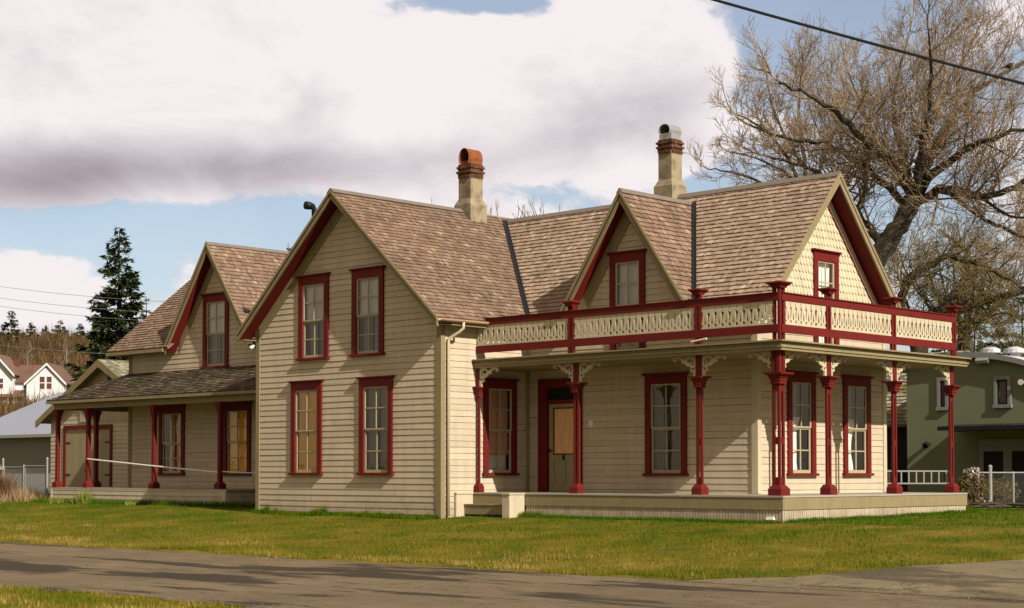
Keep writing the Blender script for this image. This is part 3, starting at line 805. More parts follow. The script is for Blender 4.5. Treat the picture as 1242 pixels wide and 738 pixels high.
m = MB(); gable_roof_y(m, WRY, WRZ, WRS, -26.0, XL-.3, 3.6, 3.6, cut=(WX-1.86, WX+1.86, YW+.12)); r_w = m.build('roof', 'shingle', H); ridge_cap((-26.0, WRY, WRZ), (XL-.4, WRY, WRZ), WRS, parent=r_w)
m = MB(); yt, ye = dormer_roof(m, WX, WZ, WS, YW-.40, 2.04, WRY, WRZ, WRS); r_wd = m.build('roof', 'shingle', H); ridge_cap((WX, YW-.41, WZ), (WX, yt, WZ), WS, parent=r_wd, w=.12)
ezw = WRZ-WRS*3.6; yfw = WRY-3.6
for (x0, x1) in ((-26.0, WX-2.04), (WX+2.04, XL-.4)):
    m = MB(); m.box(x0, x1, yfw-.05, yfw+.0, ezw-.13, ezw-.035); m.build('fascia', 'trim', H)
    m = MB(); m.box(x0, x1, yfw+.002, YW-.022, ezw-.13, ezw-.11); m.build('soffit', 'trim', H)
# left rake of the wing roof
LW = LEFT(-25.4)
gable_trim(LW, -WRY, WRZ, WRS, 3.6, 3.6, .6, soff='trim', frieze=.2)
# wing porch roof: front shed face and side face joined by a hip
e0 = V((-27.12, .05, 3.20)); e1 = V((XL-.01, .05, 3.20)); t1 = V((XL-.01, 1.88, 4.02)); t0 = V((WL, 1.88, 4.02))
m = MB(); U = V((1, 0, 0)); Vv = (t1-e1).normalized(); L = (t1-e1).length
roof_face(m, e0, U, Vv, [(0, 0), (e1.x-e0.x, 0), (e1.x-e0.x, L), (WL-e0.x, L)], wmin=.1, wmax=.24, thick=.026)
e2 = V((-27.12, 7.5, 3.20)); t2 = V((WL, 7.5, 4.02)); Vs = (t2-e2).normalized(); L2 = (t2-e2).length
roof_face(m, e2, (0, -1, 0), Vs, [(0, 0), (e2.y-e0.y, 0), (e2.y-t0.y, L2), (0, L2)], wmin=.1, wmax=.24, thick=.026)
r_p = m.build('porch_roof', 'oldshingle', H)
m = MB(); m.box(-27.14, XL-.04, .03, .06, 3.10, 3.18); m.box(-27.14, -27.11, .061, 7.5, 3.10, 3.18); m.build('gutter', 'trim', r_p)
m = MB(); m.box(-27.02, XL-.04, .24, .34, 2.93, 3.12); m.box(-27.03, -26.93, .341, 7.4, 2.93, 3.12); m.build('porch_beam', 'trim', r_p)
m = MB(); m.box(-27.10, XL-.04, .062, YW-.03, 3.121, 3.14); m.build('soffit', 'trim', r_p)
m = MB(); m.box(-27.08, -18.13, .19, YW-.03, HD-.05, HD); m.box(-27.08, WL-.04, YW-.028, 7.4, HD-.05, HD); wd_ = m.build('porch_deck', 'deck', H)
siding(FRONT(.2), rect(-27.0, -18.35, -.05, HD-.052), exposure=.13).build('porch_skirting', 'siding', wd_)
MB().box(-18.35, -18.18, .185, .3, -.05, HD-.051).build('corner_board', 'cream', wd_)
MB().box(-27.07, -26.98, .175, .3, -.05, HD-.051).build('corner_board', 'cream', wd_)
siding(RIGHT(-18.2), rect(.3, YW-.03, -.05, HD-.052), exposure=.13).build('porch_skirting', 'siding', wd_)
siding(LEFT(-27.05), rect(-7.4, -.3, -.05, HD-.052), exposure=.13).build('porch_skirting', 'siding', wd_)
def wcolumn(x, y, axis='y'):
    m = MB(); g = .05
    m.box(x-.055, x+.055, y-.055, y+.055, HD+.15, 2.93)
    c = m.build('porch_column', 'red', H)
    m = MB(); m.tbox(x, y, HD, HD+.13, .24, .24); m.tbox(x, y, HD+.13, HD+.20, .24, .13); m.build('base', 'red', c)
    m = MB(); m.tbox(x, y, 2.60, 2.64, .15, .15); m.tbox(x, y, 2.64, 2.82, .125, .20); m.tbox(x, y, 2.82, 2.929, .21, .25); m.build('capital', 'red', c)
for x in (-26.95, -25.235, -21.785, -18.645): wcolumn(x, .35)
wcolumn(-26.6, 1.48); wcolumn(-26.6, 4.4)
# pale pole slung along the wing porch
m = MB(); m.tube([(-25.16, .28, 1.41), (-21.9, .28, 1.20), (-18.70, .28, 1.012)], .022, 8); m.tube([(-25.16, .28, 1.41), (-25.2, .35, 1.41)], .02, 6); m.tube([(-18.70, .28, 1.012), (-18.66, .35, 1.012)], .02, 6)
tag(m.build('porch_handrail', 'white'), 'thin white sloping handrail pole fixed across the red columns of the shaded wing porch', 'handrail')
m = MB(); m.tube([(-18.62, .38, 1.03), (-16.9, .9, .96), (-15.36, 1.3, .90)], .016, 6); m.build('wall_rail', 'white', H)
# ================================================================ ground, roads, grass
def hit(px, py):
    d = ray(px, py); t = 5.0
    while t < 400:
        p = CAM + d*t
        if p.z <= gz(p.x, p.y): return p
        t += .02
    return CAM + d*t
dr_pts = [hit(px, py) for px, py in ((960, 704), (1000, 700), (1060, 694), (1100, 690.5), (1170, 687.5), (1242, 684))]
dy = [-7.3]+[p.y for p in dr_pts]+[dr_pts[-1].y+30]
dx = [3.4]+[p.x for p in dr_pts]+[dr_pts[-1].x+1.5]
o_ = np.argsort(dy); dy = np.array(dy)[o_]; dx = np.array(dx)[o_]
def drive_edge(y): return np.interp(y, dy, dx)
from mathutils import noise as mn
def axis(dense0, dense1, step, far):
    a = list(np.arange(dense0, dense1+step/2, step)); s = step; x = dense1
    while x < far: s *= 1.5; x += s; a.append(x)
    s = step; x = dense0
    while x > -far: s *= 1.5; x -= s; a.insert(0, x)
    return np.array(a)
def grid_mesh(name, xs, ys, zf, mat, skip=None):
    X, Y = np.meshgrid(xs, ys); Zz = zf(X, Y); nx, ny = len(xs), len(ys)
    vs = np.stack([X, Y, Zz], -1).reshape(-1, 3); fs = []
    for j in range(ny-1):
        for i in range(nx-1):
            a = j*nx+i; fs.append((a, a+1, a+nx+1, a+nx))
    me = bpy.data.meshes.new(name); me.from_pydata(vs.tolist(), [], fs); me.materials.append(MT[mat]); me.polygons.foreach_set('use_smooth', [True]*len(fs))
    o = bpy.data.objects.new(name, me); COL.objects.link(o); o['kind'] = 'structure'; return o

def ground_mat():
    m, n, l, b, o = base_mat('lawn_soil')
    c = ramp(n, l, noise(n, l, .7, 6, .65), [(.35, (.055, .07, .006)), (.55, (.13, .10, .012)), (.7, (.19, .13, .03))])
    c = mixc(n, l, 1, c, ramp(n, l, noise(n, l, 14, 4, .7), [(.3, g3(.6)), (.7, g3(1.2))]), 'MULTIPLY')
    l.new(c, b.inputs['Base Color']); b.inputs['Roughness'].default_value = 1; b.inputs['Specular IOR Level'].default_value = .05; return m
MT['soil'] = ground_mat()
def asphalt_mat(name, base, shadow_streak):
    m, n, l, b, o = base_mat(name)
    c = mixc(n, l, 1, base, ramp(n, l, noise(n, l, .5, 6, .6), [(.3, g3(.82)), (.7, g3(1.15))]), 'MULTIPLY')
    c = mixc(n, l, 1, c, ramp(n, l, noise(n, l, 2.6, 6, .7, stretch=(.6, 1.2, 1)), [(.3, g3(.84)), (.7, g3(1.14))]), 'MULTIPLY')
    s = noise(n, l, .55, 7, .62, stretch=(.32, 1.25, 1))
    c = mixc(n, l, maprange(n, l, s, .525, .58, 0, .9, True), c, shadow_streak)  # long dark streaks: tree shadows painted into the asphalt colour
    s2 = noise(n, l, 1.1, 5, .7, stretch=(.15, 1.6, 1))
    c = mixc(n, l, maprange(n, l, s2, .60, .75, 0, .35, True), c, tuple(v*1.5 for v in base))
    f = noise(n, l, 70, 3, .85)
    c = mixc(n, l, 1, c, ramp(n, l, f, [(.3, g3(.55)), (.5, g3(1)), (.72, g3(1.6))]), 'MULTIPLY')
    vo = n.new('ShaderNodeTexVoronoi'); vo.feature = 'DISTANCE_TO_EDGE'; vo.inputs['Scale'].default_value = .42; tcv = n.new('ShaderNodeTexCoord'); dn = n.new('ShaderNodeTexNoise'); dn.inputs['Scale'].default_value = 1.6; dn.inputs['Detail'].default_value = 6; l.new(tcv.outputs['Object'], dn.inputs['Vector'])
    av = n.new('ShaderNodeMix'); av.data_type = 'VECTOR'; av.inputs[0].default_value = .35; l.new(tcv.outputs['Object'], av.inputs[4]); sc_ = n.new('ShaderNodeVectorMath'); sc_.operation = 'SCALE'; sc_.inputs['Scale'].default_value = 6; l.new(dn.outputs['Color'], sc_.inputs[0]); l.new(sc_.outputs[0], av.inputs[5]); l.new(av.outputs[1], vo.inputs['Vector'])
    c = mixc(n, l, maprange(n, l, vo.outputs['Distance'], .0, .012, .65, 0), c, (.03, .022, .015))
    l.new(c, b.inputs['Base Color']); b.inputs['Roughness'].default_value = .95; b.inputs['Specular IOR Level'].default_value = .12; bump(n, l, b, f, .7, .01); return m
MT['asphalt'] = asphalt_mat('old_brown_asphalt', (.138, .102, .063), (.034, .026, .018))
MT['drive'] = asphalt_mat('grey_driveway', (.155, .122, .075), (.07, .055, .035))
xs = axis(-46, 26, .6, 3000); ys = axis(-32, 20, .5, 3000)
def gzn(X, Y): 
    return ground_z(X, Y) + .02*np.sin(X*1.7+np.sin(Y*2.1))*np.sin(Y*1.3+.5)*sstep(-7.2, -6, Y)*(Y < 60)*(X < drive_edge(Y)-.1)
g = grid_mesh('ground', xs, ys, gzn, 'soil')
# road: sheet with ragged edges
def ragged(x, s): return .16*math.sin(x*.9+s)+.10*math.sin(x*2.7+s*2)+.05*math.sin(x*7.1+s*3)+.03*math.sin(x*17+s)
rx = np.concatenate([np.arange(-200, -40, 8), np.arange(-40, 24, .22), np.arange(24, 200, 8)])
m = MB()
T = [(x, -14.9+ragged(x, 1.0), -7.28+ragged(x, 4.0)) for x in rx]
for (xa, a0, a1), (xb, b0, b1) in zip(T, T[1:]): m.poly([(xa, a0, -.594), (xb, b0, -.594), (xb, b1, -.594+.0), (xa, a1, -.594+.0)])
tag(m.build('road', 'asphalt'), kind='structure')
def dz(x, y): return gz(x, y)+.012+.032*float(sstep(-7.5, -6.9, y))
ysd = np.arange(-7.6, 26, .25); m = MB()
for ya, yb2 in zip(ysd, ysd[1:]):
    xa, xb2 = float(drive_edge(ya))+ragged(ya, 2)*.5, float(drive_edge(yb2))+ragged(yb2, 2)*.5
    st = [0, .5, 1.5, 4, 12, 30]
    for p, q in zip(st, st[1:]):
        m.poly([(xa+p, ya, dz(xa+p, ya)), (xa+q, ya, dz(xa+q, ya)), (xb2+q, yb2, dz(xb2+q, yb2)), (xb2+p, yb2, dz(xb2+p, yb2))])
tag(m.build('driveway', 'drive'), kind='structure')

def grass_mat(name='grass_blades'):
    m, n, l, b, o = base_mat(name)
    tc = n.new('ShaderNodeTexCoord'); sx = n.new('ShaderNodeSeparateXYZ'); l.new(tc.outputs['Object'], sx.inputs[0])
    f = noise(n, l, .62, 6, .72, stretch=(.55, 1.5, 1))
    f = maprange(n, l, f, .2, .8, .02, .98); yy = maprange(n, l, sx.outputs['Y'], -7.3, .5, .13, -.30)
    ad = n.new('ShaderNodeMath'); ad.operation = 'ADD'; l.new(f, ad.inputs[0]); l.new(yy, ad.inputs[1])
    g = n.new('ShaderNodeNewGeometry')
    ad2 = n.new('ShaderNodeMath'); ad2.operation = 'MULTIPLY_ADD'; ad2.inputs[1].default_value = .34; l.new(g.outputs['Random Per Island'], ad2.inputs[0]); l.new(ad.outputs[0], ad2.inputs[2])
    c = ramp(n, l, ad2.outputs[0], [(.36, (.040, .100, .002)), (.60, (.080, .115, .003)), (.79, (.150, .130, .006)), (.90, (.265, .185, .035)), (1, (.36, .27, .09))])
    l.new(c, b.inputs['Base Color']); b.inputs['Roughness'].default_value = .75
    b.inputs['Specular IOR Level'].default_value = .05
    tl = n.new('ShaderNodeBsdfTranslucent'); l.new(c, tl.inputs[0]); mx = n.new('ShaderNodeMixShader'); mx.inputs[0].default_value = .3
    l.new(b.outputs[0], mx.inputs[1]); l.new(tl.outputs[0], mx.inputs[2]); l.new(mx.outputs[0], o.inputs[0]); return m
MT['grass'] = grass_mat()
def blades(P, h, w, lean=.5):
    n = len(P); a = RNG.uniform(0, 2*np.pi, n); la = RNG.uniform(0, 2*np.pi, n); L = RNG.uniform(0, lean, n)*h
    t = np.stack([np.cos(a), np.sin(a), np.zeros(n)], 1)*(w[:, None]/2)
    tip = P + np.stack([np.cos(la)*L, np.sin(la)*L, h*np.sqrt(np.clip(1-(L/h)**2*.6, .2, 1))], 1)
    base = P - np.array([0, 0, .01])
    vs = np.stack([base-t, base+t, tip], 1).reshape(-1, 3); tr = np.arange(n*3).reshape(n, 3); return vs, tr
def scatter():
    out = []; H = []
    def add(x, y, h): out.append(np.stack([x, y, gzn(x, y)], 1)); H.append(h)
    # lawn in front of and beside the house
    n = 330000; x = RNG.uniform(-44, 12, n); y = -7.25 + (RNG.random(n)**1.15)*21
    rg = np.array([ragged(v, 4.0) for v in np.linspace(-44, 12, 800)]); edge = -7.28+np.interp(x, np.linspace(-44, 12, 800), rg)
    k = (y > edge) & (x < drive_edge(y)+.05*np.sin(y*9))
    k &= ~((x > -9) & (x < -.0) & (y > .0) & (y < 7.2)); k &= ~((x > XL) & (x < XB+.05) & (y > YB)); k &= ~((x > -27.1) & (x < XL) & (y > .2))
    # keep what the camera side could see
    d = (x-CAM.x)*FW.x+(y-CAM.y)*FW.y; r = (x-CAM.x)*RT.x+(y-CAM.y)*RT.y
    k &= np.abs(r) < d*.36
    x, y = x[k], y[k]; f = np.array([mn.noise((a*.35, b*.5, 3.1)) for a, b in zip(x, y)])
    f2 = np.array([mn.noise((a*1.3, b*1.8, 7.7)) for a, b in zip(x, y)])
    thin = (f2 > -.28) | (RNG.random(len(x)) < .35)
    h = np.clip(RNG.uniform(.02, .062, len(x))*(1+.7*f+.9*np.clip(f2*1.6, 0, 1.3)+1.3*(RNG.random(len(x)) < .03)), .018, .2) + .01*sstep(-1.6, -.1, y)*RNG.random(len(x))
    add(x[thin], y[thin], h[thin])
    # ragged fringe along the road
    n = 16000; x = RNG.uniform(-44, 3.3, n); y = -7.28+np.interp(x, np.linspace(-44, 12, 800), rg)+np.abs(RNG.normal(0, .12, n)); add(x, y, RNG.uniform(.03, .13, n))
    # tall line against walls
    n = 9000; s = RNG.random(n)
    x = XB + (-XB+.05)*s; add(x, -.06-np.abs(RNG.normal(0, .10, n)), RNG.uniform(.03, .09, n)+.09*(x < -6.3)*RNG.random(n))
    n = 7000; x = RNG.uniform(XL, XB, n); add(x, YB-.05-np.abs(RNG.normal(0, .08, n)), RNG.uniform(.04, .13, n)*(1+1.0*np.clip(np.interp(x, np.linspace(XL, XB, 40), RNG.normal(0, 1, 40)), 0, 2)))
    n = 6000; y = RNG.uniform(-.1, 7.4, n); add(.06+np.abs(RNG.normal(0, .1, n)), y, RNG.uniform(.03, .10, n))
    n = 7000; x = RNG.uniform(-28, XL, n); add(x, .15-np.abs(RNG.normal(0, .10, n)), RNG.uniform(.06, .2, n))
    # near verge
    n = 60000; x = RNG.uniform(-14, 16, n); y = -14.95-RNG.random(n)**1.3*7
    k = y < -14.9+np.interp(x, np.linspace(-44, 12, 800), np.array([ragged(v, 1.0) for v in np.linspace(-44, 12, 800)]))
    d = (x-CAM.x)*FW.x+(y-CAM.y)*FW.y; r = (x-CAM.x)*RT.x+(y-CAM.y)*RT.y; k &= (np.abs(r) < d*.38) & (d > 12)
    add(x[k], y[k], RNG.uniform(.03, .09, k.sum()))
    # scrubby strip between driveway and road
    n = 2600; t = RNG.random(n); x = 4.9+t*4.5+RNG.normal(0, .28, n); y = -5.9+t*1.1+RNG.normal(0, .38, n); add(x, y, RNG.uniform(.015, .06, n))
    return np.concatenate(out), np.concatenate(H)
P, Hh = scatter()
vs, tr = blades(P, Hh, RNG.uniform(.008, .017, len(P)))
tag(np_mesh('grass', vs, tr, 'grass'), 'short green and straw coloured lawn grass around the house and along the road', 'grass', kind='stuff')

def stones():
    n = 5200; x = RNG.uniform(-40, 18, n); far = RNG.random(n) < .6
    ed = np.where(far, -7.28+np.interp(x, np.linspace(-44, 24, 900), [ragged(v, 4.0) for v in np.linspace(-44, 24, 900)]), -14.9+np.interp(x, np.linspace(-44, 24, 900), [ragged(v, 1.0) for v in np.linspace(-44, 24, 900)]))
    y = ed+np.where(far, -1, 1)*(np.abs(RNG.normal(0, .28, n))-.08); s = RNG.uniform(.006, .02, n)*np.where(RNG.random(n) < .06, 1.9, 1)
    c = np.stack([x, y, np.full(n, -.59)], 1); R_ = RNG.normal(0, 1, (n, 4, 3)); R_ /= np.linalg.norm(R_, axis=2, keepdims=True); vs = (c[:, None]+R_*s[:, None, None]).reshape(-1, 3)
    tr = (np.arange(n)*4)[:, None, None]+np.array([[0, 1, 2], [0, 2, 3], [0, 3, 1], [1, 3, 2]])[None]; return vs, tr.reshape(-1, 3)
MT['stone'] = paint('road_gravel', (.26, .22, .17), .4, .9, .5)
vs, tr = stones(); tag(np_mesh('gravel', vs, tr, 'stone'), 'loose gravel stones scattered along the ragged road edges', 'gravel', kind='stuff')
def leafmat(name, cols, trans=.25, rough=.7):
    m, n, l, b, o = base_mat(name)
    g = n.new('ShaderNodeNewGeometry'); c = ramp(n, l, g.outputs['Random Per Island'], cols)
    c = mixc(n, l, 1, c, ramp(n, l, noise(n, l, .11, 4, .6), [(.3, g3(.5)), (.7, g3(1.25))]), 'MULTIPLY')
    l.new(c, b.inputs['Base Color']); b.inputs['Roughness'].default_value = rough; b.inputs['Specular IOR Level'].default_value = .2
    tl = n.new('ShaderNodeBsdfTranslucent'); l.new(c, tl.inputs[0]); mx = n.new('ShaderNodeMixShader'); mx.inputs[0].default_value = trans
    l.new(b.outputs[0], mx.inputs[1]); l.new(tl.outputs[0], mx.inputs[2]); l.new(mx.outputs[0], o.inputs[0]); return m
MT['weed'] = leafmat('bright_weed_leaves', [(0, (.09, .14, .01)), (.6, (.20, .24, .03)), (1, (.36, .36, .09))])
MT['dryweed'] = leafmat('dry_straw', [(0, (.26, .15, .07)), (.6, (.42, .28, .15)), (1, (.55, .42, .26))])
MT['rustleaf'] = leafmat('russet_leaves', [(0, (.10, .05, .025)), (1, (.24, .13, .06))])
def tuft(name, label, cat, x, y, n, spread, h0, h1, mat, w=.022, lean=.9, group=None):
    P = np.stack([x+RNG.normal(0, spread, n), y+RNG.normal(0, spread*.6, n), np.zeros(n)], 1); P[:, 2] = ground_z(P[:, 0], P[:, 1])
    fall = np.exp(-((P[:, 0]-x)/(spread*1.6))**2)
    vs, tr = blades(P, RNG.uniform(h0, h1, n)*(.4+.6*fall), RNG.uniform(w*.6, w*1.4, n), lean)
    return tag(np_mesh(name, vs, tr, mat), label, cat, group)
p = onY(101, 612, -.05); tuft('weed_clump', 'bright yellow-green weed clump growing against the wing porch skirting', 'weed', p.x, p.y, 380, .17, .25, .56, 'weed')
p = onY(70, 614, -.1); tuft('weed_clump', 'low yellow-green weed tuft at the outer corner of the wing porch', 'weed', p.x, p.y, 260, .15, .1, .26, 'weed')
p = onY(160, 616, -.05); tuft('weed_clump', 'small flat green weed tuft midway along the wing porch skirting', 'weed', p.x, p.y, 160, .2, .08, .2, 'weed')
p = onY(30, 612, .6); tuft('dry_grass_clump', 'tan clump of dead dry grass in front of the chain link gate', 'dry grass', p.x, p.y, 900, .55, .25, .62, 'dryweed', lean=.8)
p = onY(2, 608, 1.2); tuft('russet_shrub', 'reddish brown leafless shrub at the edge of the chain link fence', 'shrub', p.x, p.y, 700, .32, .5, 1.25, 'rustleaf', .03, .7)
# white scrap by the corner of the porch
p = hit(935, 634); m = MB(); m.tbox(p.x, p.y, gz(p.x, p.y)+.05, gz(p.x, p.y)+.11, .20, .16, .10, .07); m.tbox(p.x+.08, p.y+.05, gz(p.x, p.y)+.05, gz(p.x, p.y)+.09, .12, .08, .10, .05)
tag(m.build('paper_scrap', 'white'), 'small crumpled white scrap lying in the grass below the porch corner', 'litter')

# ================================================================ trees
def bark(name, cols, moss=None):
    m, n, l, b, o = base_mat(name)
    c = ramp(n, l, noise(n, l, 1.2, 6, .7), cols)
    if moss: c = mixc(n, l, maprange(n, l, noise(n, l, .6, 5, .7), .46, .60, 0, .85), c, moss)
    f = noise(n, l, 9, 5, .7, stretch=(1, 1, .3))
    c = mixc(n, l, 1, c, ramp(n, l, f, [(.3, g3(.6)), (.7, g3(1.2))]), 'MULTIPLY')
    l.new(c, b.inputs['Base Color']); b.inputs['Roughness'].default_value = .9; bump(n, l, b, f, .8, .05); return m
MT['bark'] = bark('mossy_dark_bark', [(.35, (.028, .021, .011)), (.65, (.065, .048, .026))], (.035, .031, .009))
MT['twig'] = bark('pale_brown_twigs', [(.3, (.17, .115, .065)), (.7, (.34, .245, .148))])
MT['greytwig'] = bark('grey_twigs', [(.3, (.16, .12, .09)), (.7, (.28, .22, .17))])
MT['mosstwig'] = bark('mossy_twigs', [(.3, (.10, .07, .022)), (.7, (.20, .145, .05))])
def fast_tubes(segs, name, mat, parent=None):
    """segs: list of (p0, p1, r0, r1) -> 3- or 5-sided open tubes in one numpy mesh"""
    if not segs: return None
    A = np.array([s[0] for s in segs]); B = np.array([s[1] for s in segs]); r0 = np.array([s[2] for s in segs]); r1 = np.array([s[3] for s in segs])
    d = B-A; L = np.linalg.norm(d, axis=1, keepdims=True); d = d/np.maximum(L, 1e-6)
    ref = np.where(np.abs(d[:, 2:3]) < .9, np.array([[0, 0, 1.]]), np.array([[1., 0, 0]])); a = np.cross(d, ref); a /= np.linalg.norm(a, axis=1, keepdims=True); b = np.cross(d, a)
    n = 3; V_ = []
    for k in range(n):
        c, s = math.cos(2*math.pi*k/n), math.sin(2*math.pi*k/n)
        V_.append(A + (a*c+b*s)*r0[:, None])
    for k in range(n):
        c, s = math.cos(2*math.pi*k/n), math.sin(2*math.pi*k/n)
        V_.append(B + (a*c+b*s)*r1[:, None])
    vs = np.stack(V_, 1).reshape(-1, 3); base = (np.arange(len(segs))*6)[:, None]
    tr = np.concatenate([base+np.array([[k, (k+1) % 3, 3+(k+1) % 3]]) for k in range(3)]+[base+np.array([[k, 3+(k+1) % 3, 3+k]]) for k in range(3)])
    o = np_mesh(name, vs, tr, mat)
    if parent is not None: o.parent = parent; o.location = -V(parent.location)
    return o
def rvec(rnd): return V((rnd.gauss(0, 1), rnd.gauss(0, 1), rnd.gauss(0, 1)))
def grow(segs, p, d, length, r, lvl, rnd, up=.12, kids=(5, 5, 4), spread=.75, rmin=.011, wig=.16):
    n = max(3, int(3+length*1.2)) if lvl > 0 else 3
    st = length/n; pts = [V(p)]; d = V(d).normalized()
    for k in range(n):
        d = (d + rvec(rnd)*wig*(1.0 if lvl > 0 else 1.3) + Z*up).normalized(); pts.append(pts[-1]+d*st)
    for k in range(n):
        ra = max(rmin*.7, r*(1-.75*k/n)); rb = max(rmin*.55, r*(1-.75*(k+1)/n)); segs.append((tuple(pts[k]), tuple(pts[k+1]), ra, rb))
    if lvl <= 0: return
    nk = kids[min(lvl, len(kids))-1]
    for q in range(nk):
        t = .18+.8*(q+rnd.random()*.8)/nk; i = min(n-1, int(t*n)); b = pts[i].lerp(pts[i+1], t*n-i) if i+1 <= n else pts[i]
        dd = (pts[min(i+1, n)]-pts[i]).normalized(); sd = rvec(rnd); sd = (sd-dd*sd.dot(dd)).normalized()
        nd = (dd*(1-spread*.35)+sd*spread*rnd.uniform(.6, 1.1)).normalized()
        grow(segs, b, nd, length*rnd.uniform(.42, .74)*(1.15-.5*t), max(rmin, r*(1-.75*t)*.55), lvl-1, rnd, up, kids, spread, rmin, wig)
def bare_tree(name, label, cat, limbs, seed, levels=3, trunk_mat='bark', twig_mat='twig', group=None, kids=(5, 6, 7), up=.10, spread=.8, rmin=.011, sub=1.0, per=6, loc=None):
    """limbs: list of (polyline of points, radius start, radius end); smaller branches leave every limb"""
    rnd = random.Random(seed); base = limbs[0][0][0]
    root = thing(name, label, cat, (base.x, base.y, gz(base.x, base.y)), group)
    m = MB(); segs = []
    for li, (pts, ra, rb) in enumerate(limbs):
        # smooth + wobble the limb
        P = []; nn = 5
        for i in range(len(pts)-1):
            p0, p1, p2, p3 = pts[max(i-1, 0)], pts[i], pts[i+1], pts[min(i+2, len(pts)-1)]
            for k in range(nn):
                t = k/nn; q = .5*((2*p1)+(p2-p0)*t+(2*p0-5*p1+4*p2-p3)*t*t+(3*p1-p0-3*p2+p3)*t**3)
                P.append(q+rvec(rnd)*ra*.16)
        P.append(pts[-1]); N = len(P); R = [ra+(rb-ra)*k/(N-1) for k in range(N)]
        if li == 0: R[0] *= 1.3
        if li: R = [r*.66 for r in R]
        m.tube(P, [r*rnd.uniform(.92, 1.1) for r in R], 8 if ra > .15 else 5)
        if li == 0: continue
        Ltot = sum((b-a).length for a, b in zip(P, P[1:]))
        nb = int(per*Ltot/2.2)
        for q in range(nb):
            t = .08+.92*(q+rnd.random())/nb; i = min(N-2, int(t*(N-1))); dd = (P[i+1]-P[i]).normalized(); sd = rvec(rnd); sd = (sd-dd*sd.dot(dd)).normalized()
            grow(segs, P[i], (dd*.55+sd*.9+Z*.15), Ltot*sub*rnd.uniform(.22, .50)*(1.15-.45*t), min(R[i]*.42, .05), levels-1, rnd, up, kids, spread, rmin)
        grow(segs, P[-1], P[-1]-P[-2], Ltot*.3*sub, rb, levels-1, rnd, up, kids, spread, rmin)
    m.build('trunk', trunk_mat, root, smooth=True)
    fast_tubes(segs, 'crown', twig_mat, root)
    return root, len(segs)
def limb(pts, d, ra, rb, dd=0, rnd=random.Random(3)):
    n = len(pts); out = []
    for k, (x, y) in enumerate(pts): out.append(at(x, y, d + dd*k/max(1, n-1)))
    return (out, ra, rb)
D = 55
b0 = at(1040, 470, D); b0.z = gz(b0.x, b0.y)-.1
trunk = ([b0, at(1043, 420, D), at(1052, 355, D), at(1067, 308, D), at(1095, 266, D), at(1112, 236, D)], .40, .30)
limbs = [trunk,
    limb([(1105, 245), (1150, 231), (1195, 239), (1242, 222), (1300, 190)], D, .26, .08, -3),
    limb([(1110, 240), (1122, 200), (1150, 150), (1190, 105), (1260, 62)], D, .30, .06, 2),
    limb([(1108, 240), (1095, 190), (1084, 120), (1100, 50)], D, .24, .04, 3),
    limb([(1105, 240), (1078, 196), (1040, 160), (990, 122), (945, 100)], D, .26, .05, -2),
    limb([(1100, 250), (1060, 212), (1010, 178), (955, 168), (905, 150)], D, .22, .04, 3),
    limb([(1112, 236), (1118, 180), (1128, 110), (1126, 36)], D, .24, .04, -4),
    limb([(1150, 231), (1188, 262), (1238, 286), (1290, 300)], D, .14, .04, -3),
    limb([(1112, 232), (1160, 190), (1215, 165), (1290, 150)], D, .24, .05, -4),
    limb([(1072, 296), (1046, 268), (1022, 232), (985, 205), (930, 190)], D, .26, .05, 4),
    limb([(1040, 262), (1050, 215), (1050, 150), (1030, 90)], D, .16, .04, 5),
    limb([(1128, 150), (1160, 90), (1190, 30)], D, .14, .03, 4),
    limb([(1190, 240), (1225, 262), (1262, 262)], D, .10, .03, -5),
]
_, ns = bare_tree('bare_tree', 'huge bare tree with a thick mossy leaning trunk, behind the scale-shingled gable', 'tree', limbs, 11, 3, per=7.2, kids=(8, 7, 7), sub=.9, rmin=.0095, up=.12)
D = 64
b0 = at(985, 420, D); b0.z = gz(b0.x, b0.y)-.1
limbs2 = [([b0, at(983, 330, D), at(978, 250, D)], .34, .24),
    limb([(979, 262), (962, 205), (930, 160), (895, 140)], D, .15, .04, -2), limb([(978, 255), (975, 190), (968, 130), (975, 80)], D, .16, .04, 2),
    limb([(982, 270), (930, 225), (890, 210), (858, 205)], D, .13, .03, 2), limb([(979, 250), (1000, 190), (1025, 130), (1020, 90)], D, .14, .04, 3),
    limb([(960, 215), (925, 195), (885, 185)], D, .09, .03, -3), limb([(972, 200), (940, 140), (930, 95)], D, .10, .03, 0)]
_, ns2 = bare_tree('bare_tree', 'slender bare tree rising behind the roof ridge beside the galvanised chimney', 'tree', limbs2, 23, 3, per=6, kids=(5, 6, 6), sub=.8, up=.15)
D = 67
b0 = at(1120, 470, D); b0.z = gz(b0.x, b0.y)-.1
limbs3 = [([b0, at(1112, 425, D), at(1108, 395, D)], .40, .30),
    limb([(1110, 400), (1092, 372), (1108, 335), (1150, 312), (1195, 325), (1245, 350)], D, .34, .10, -2),
    limb([(1112, 400), (1135, 378), (1163, 352), (1172, 322), (1168, 300)], D, .36, .10, 1),
    limb([(1135, 385), (1185, 366), (1225, 358), (1290, 352)], D, .40, .14, -2),
    limb([(1108, 395), (1098, 360), (1094, 325), (1110, 290)], D, .10, .03, 3), limb([(1165, 345), (1200, 318), (1230, 290)], D, .08, .03, 3),
    limb([(1130, 385), (1180, 392), (1215, 380), (1250, 392)], D, .12, .03, -4), limb([(1185, 366), (1210, 395), (1235, 430)], D, .08, .03, -4)]
_, ns3 = bare_tree('bare_tree', 'low gnarled mossy tree with arching limbs above the green building roof', 'tree', limbs3, 31, 3, per=8, kids=(6, 7, 7), sub=.85, twig_mat='mosstwig', up=.04)
D = 74
b0 = at(1175, 470, D); b0.z = gz(b0.x, b0.y)-.1
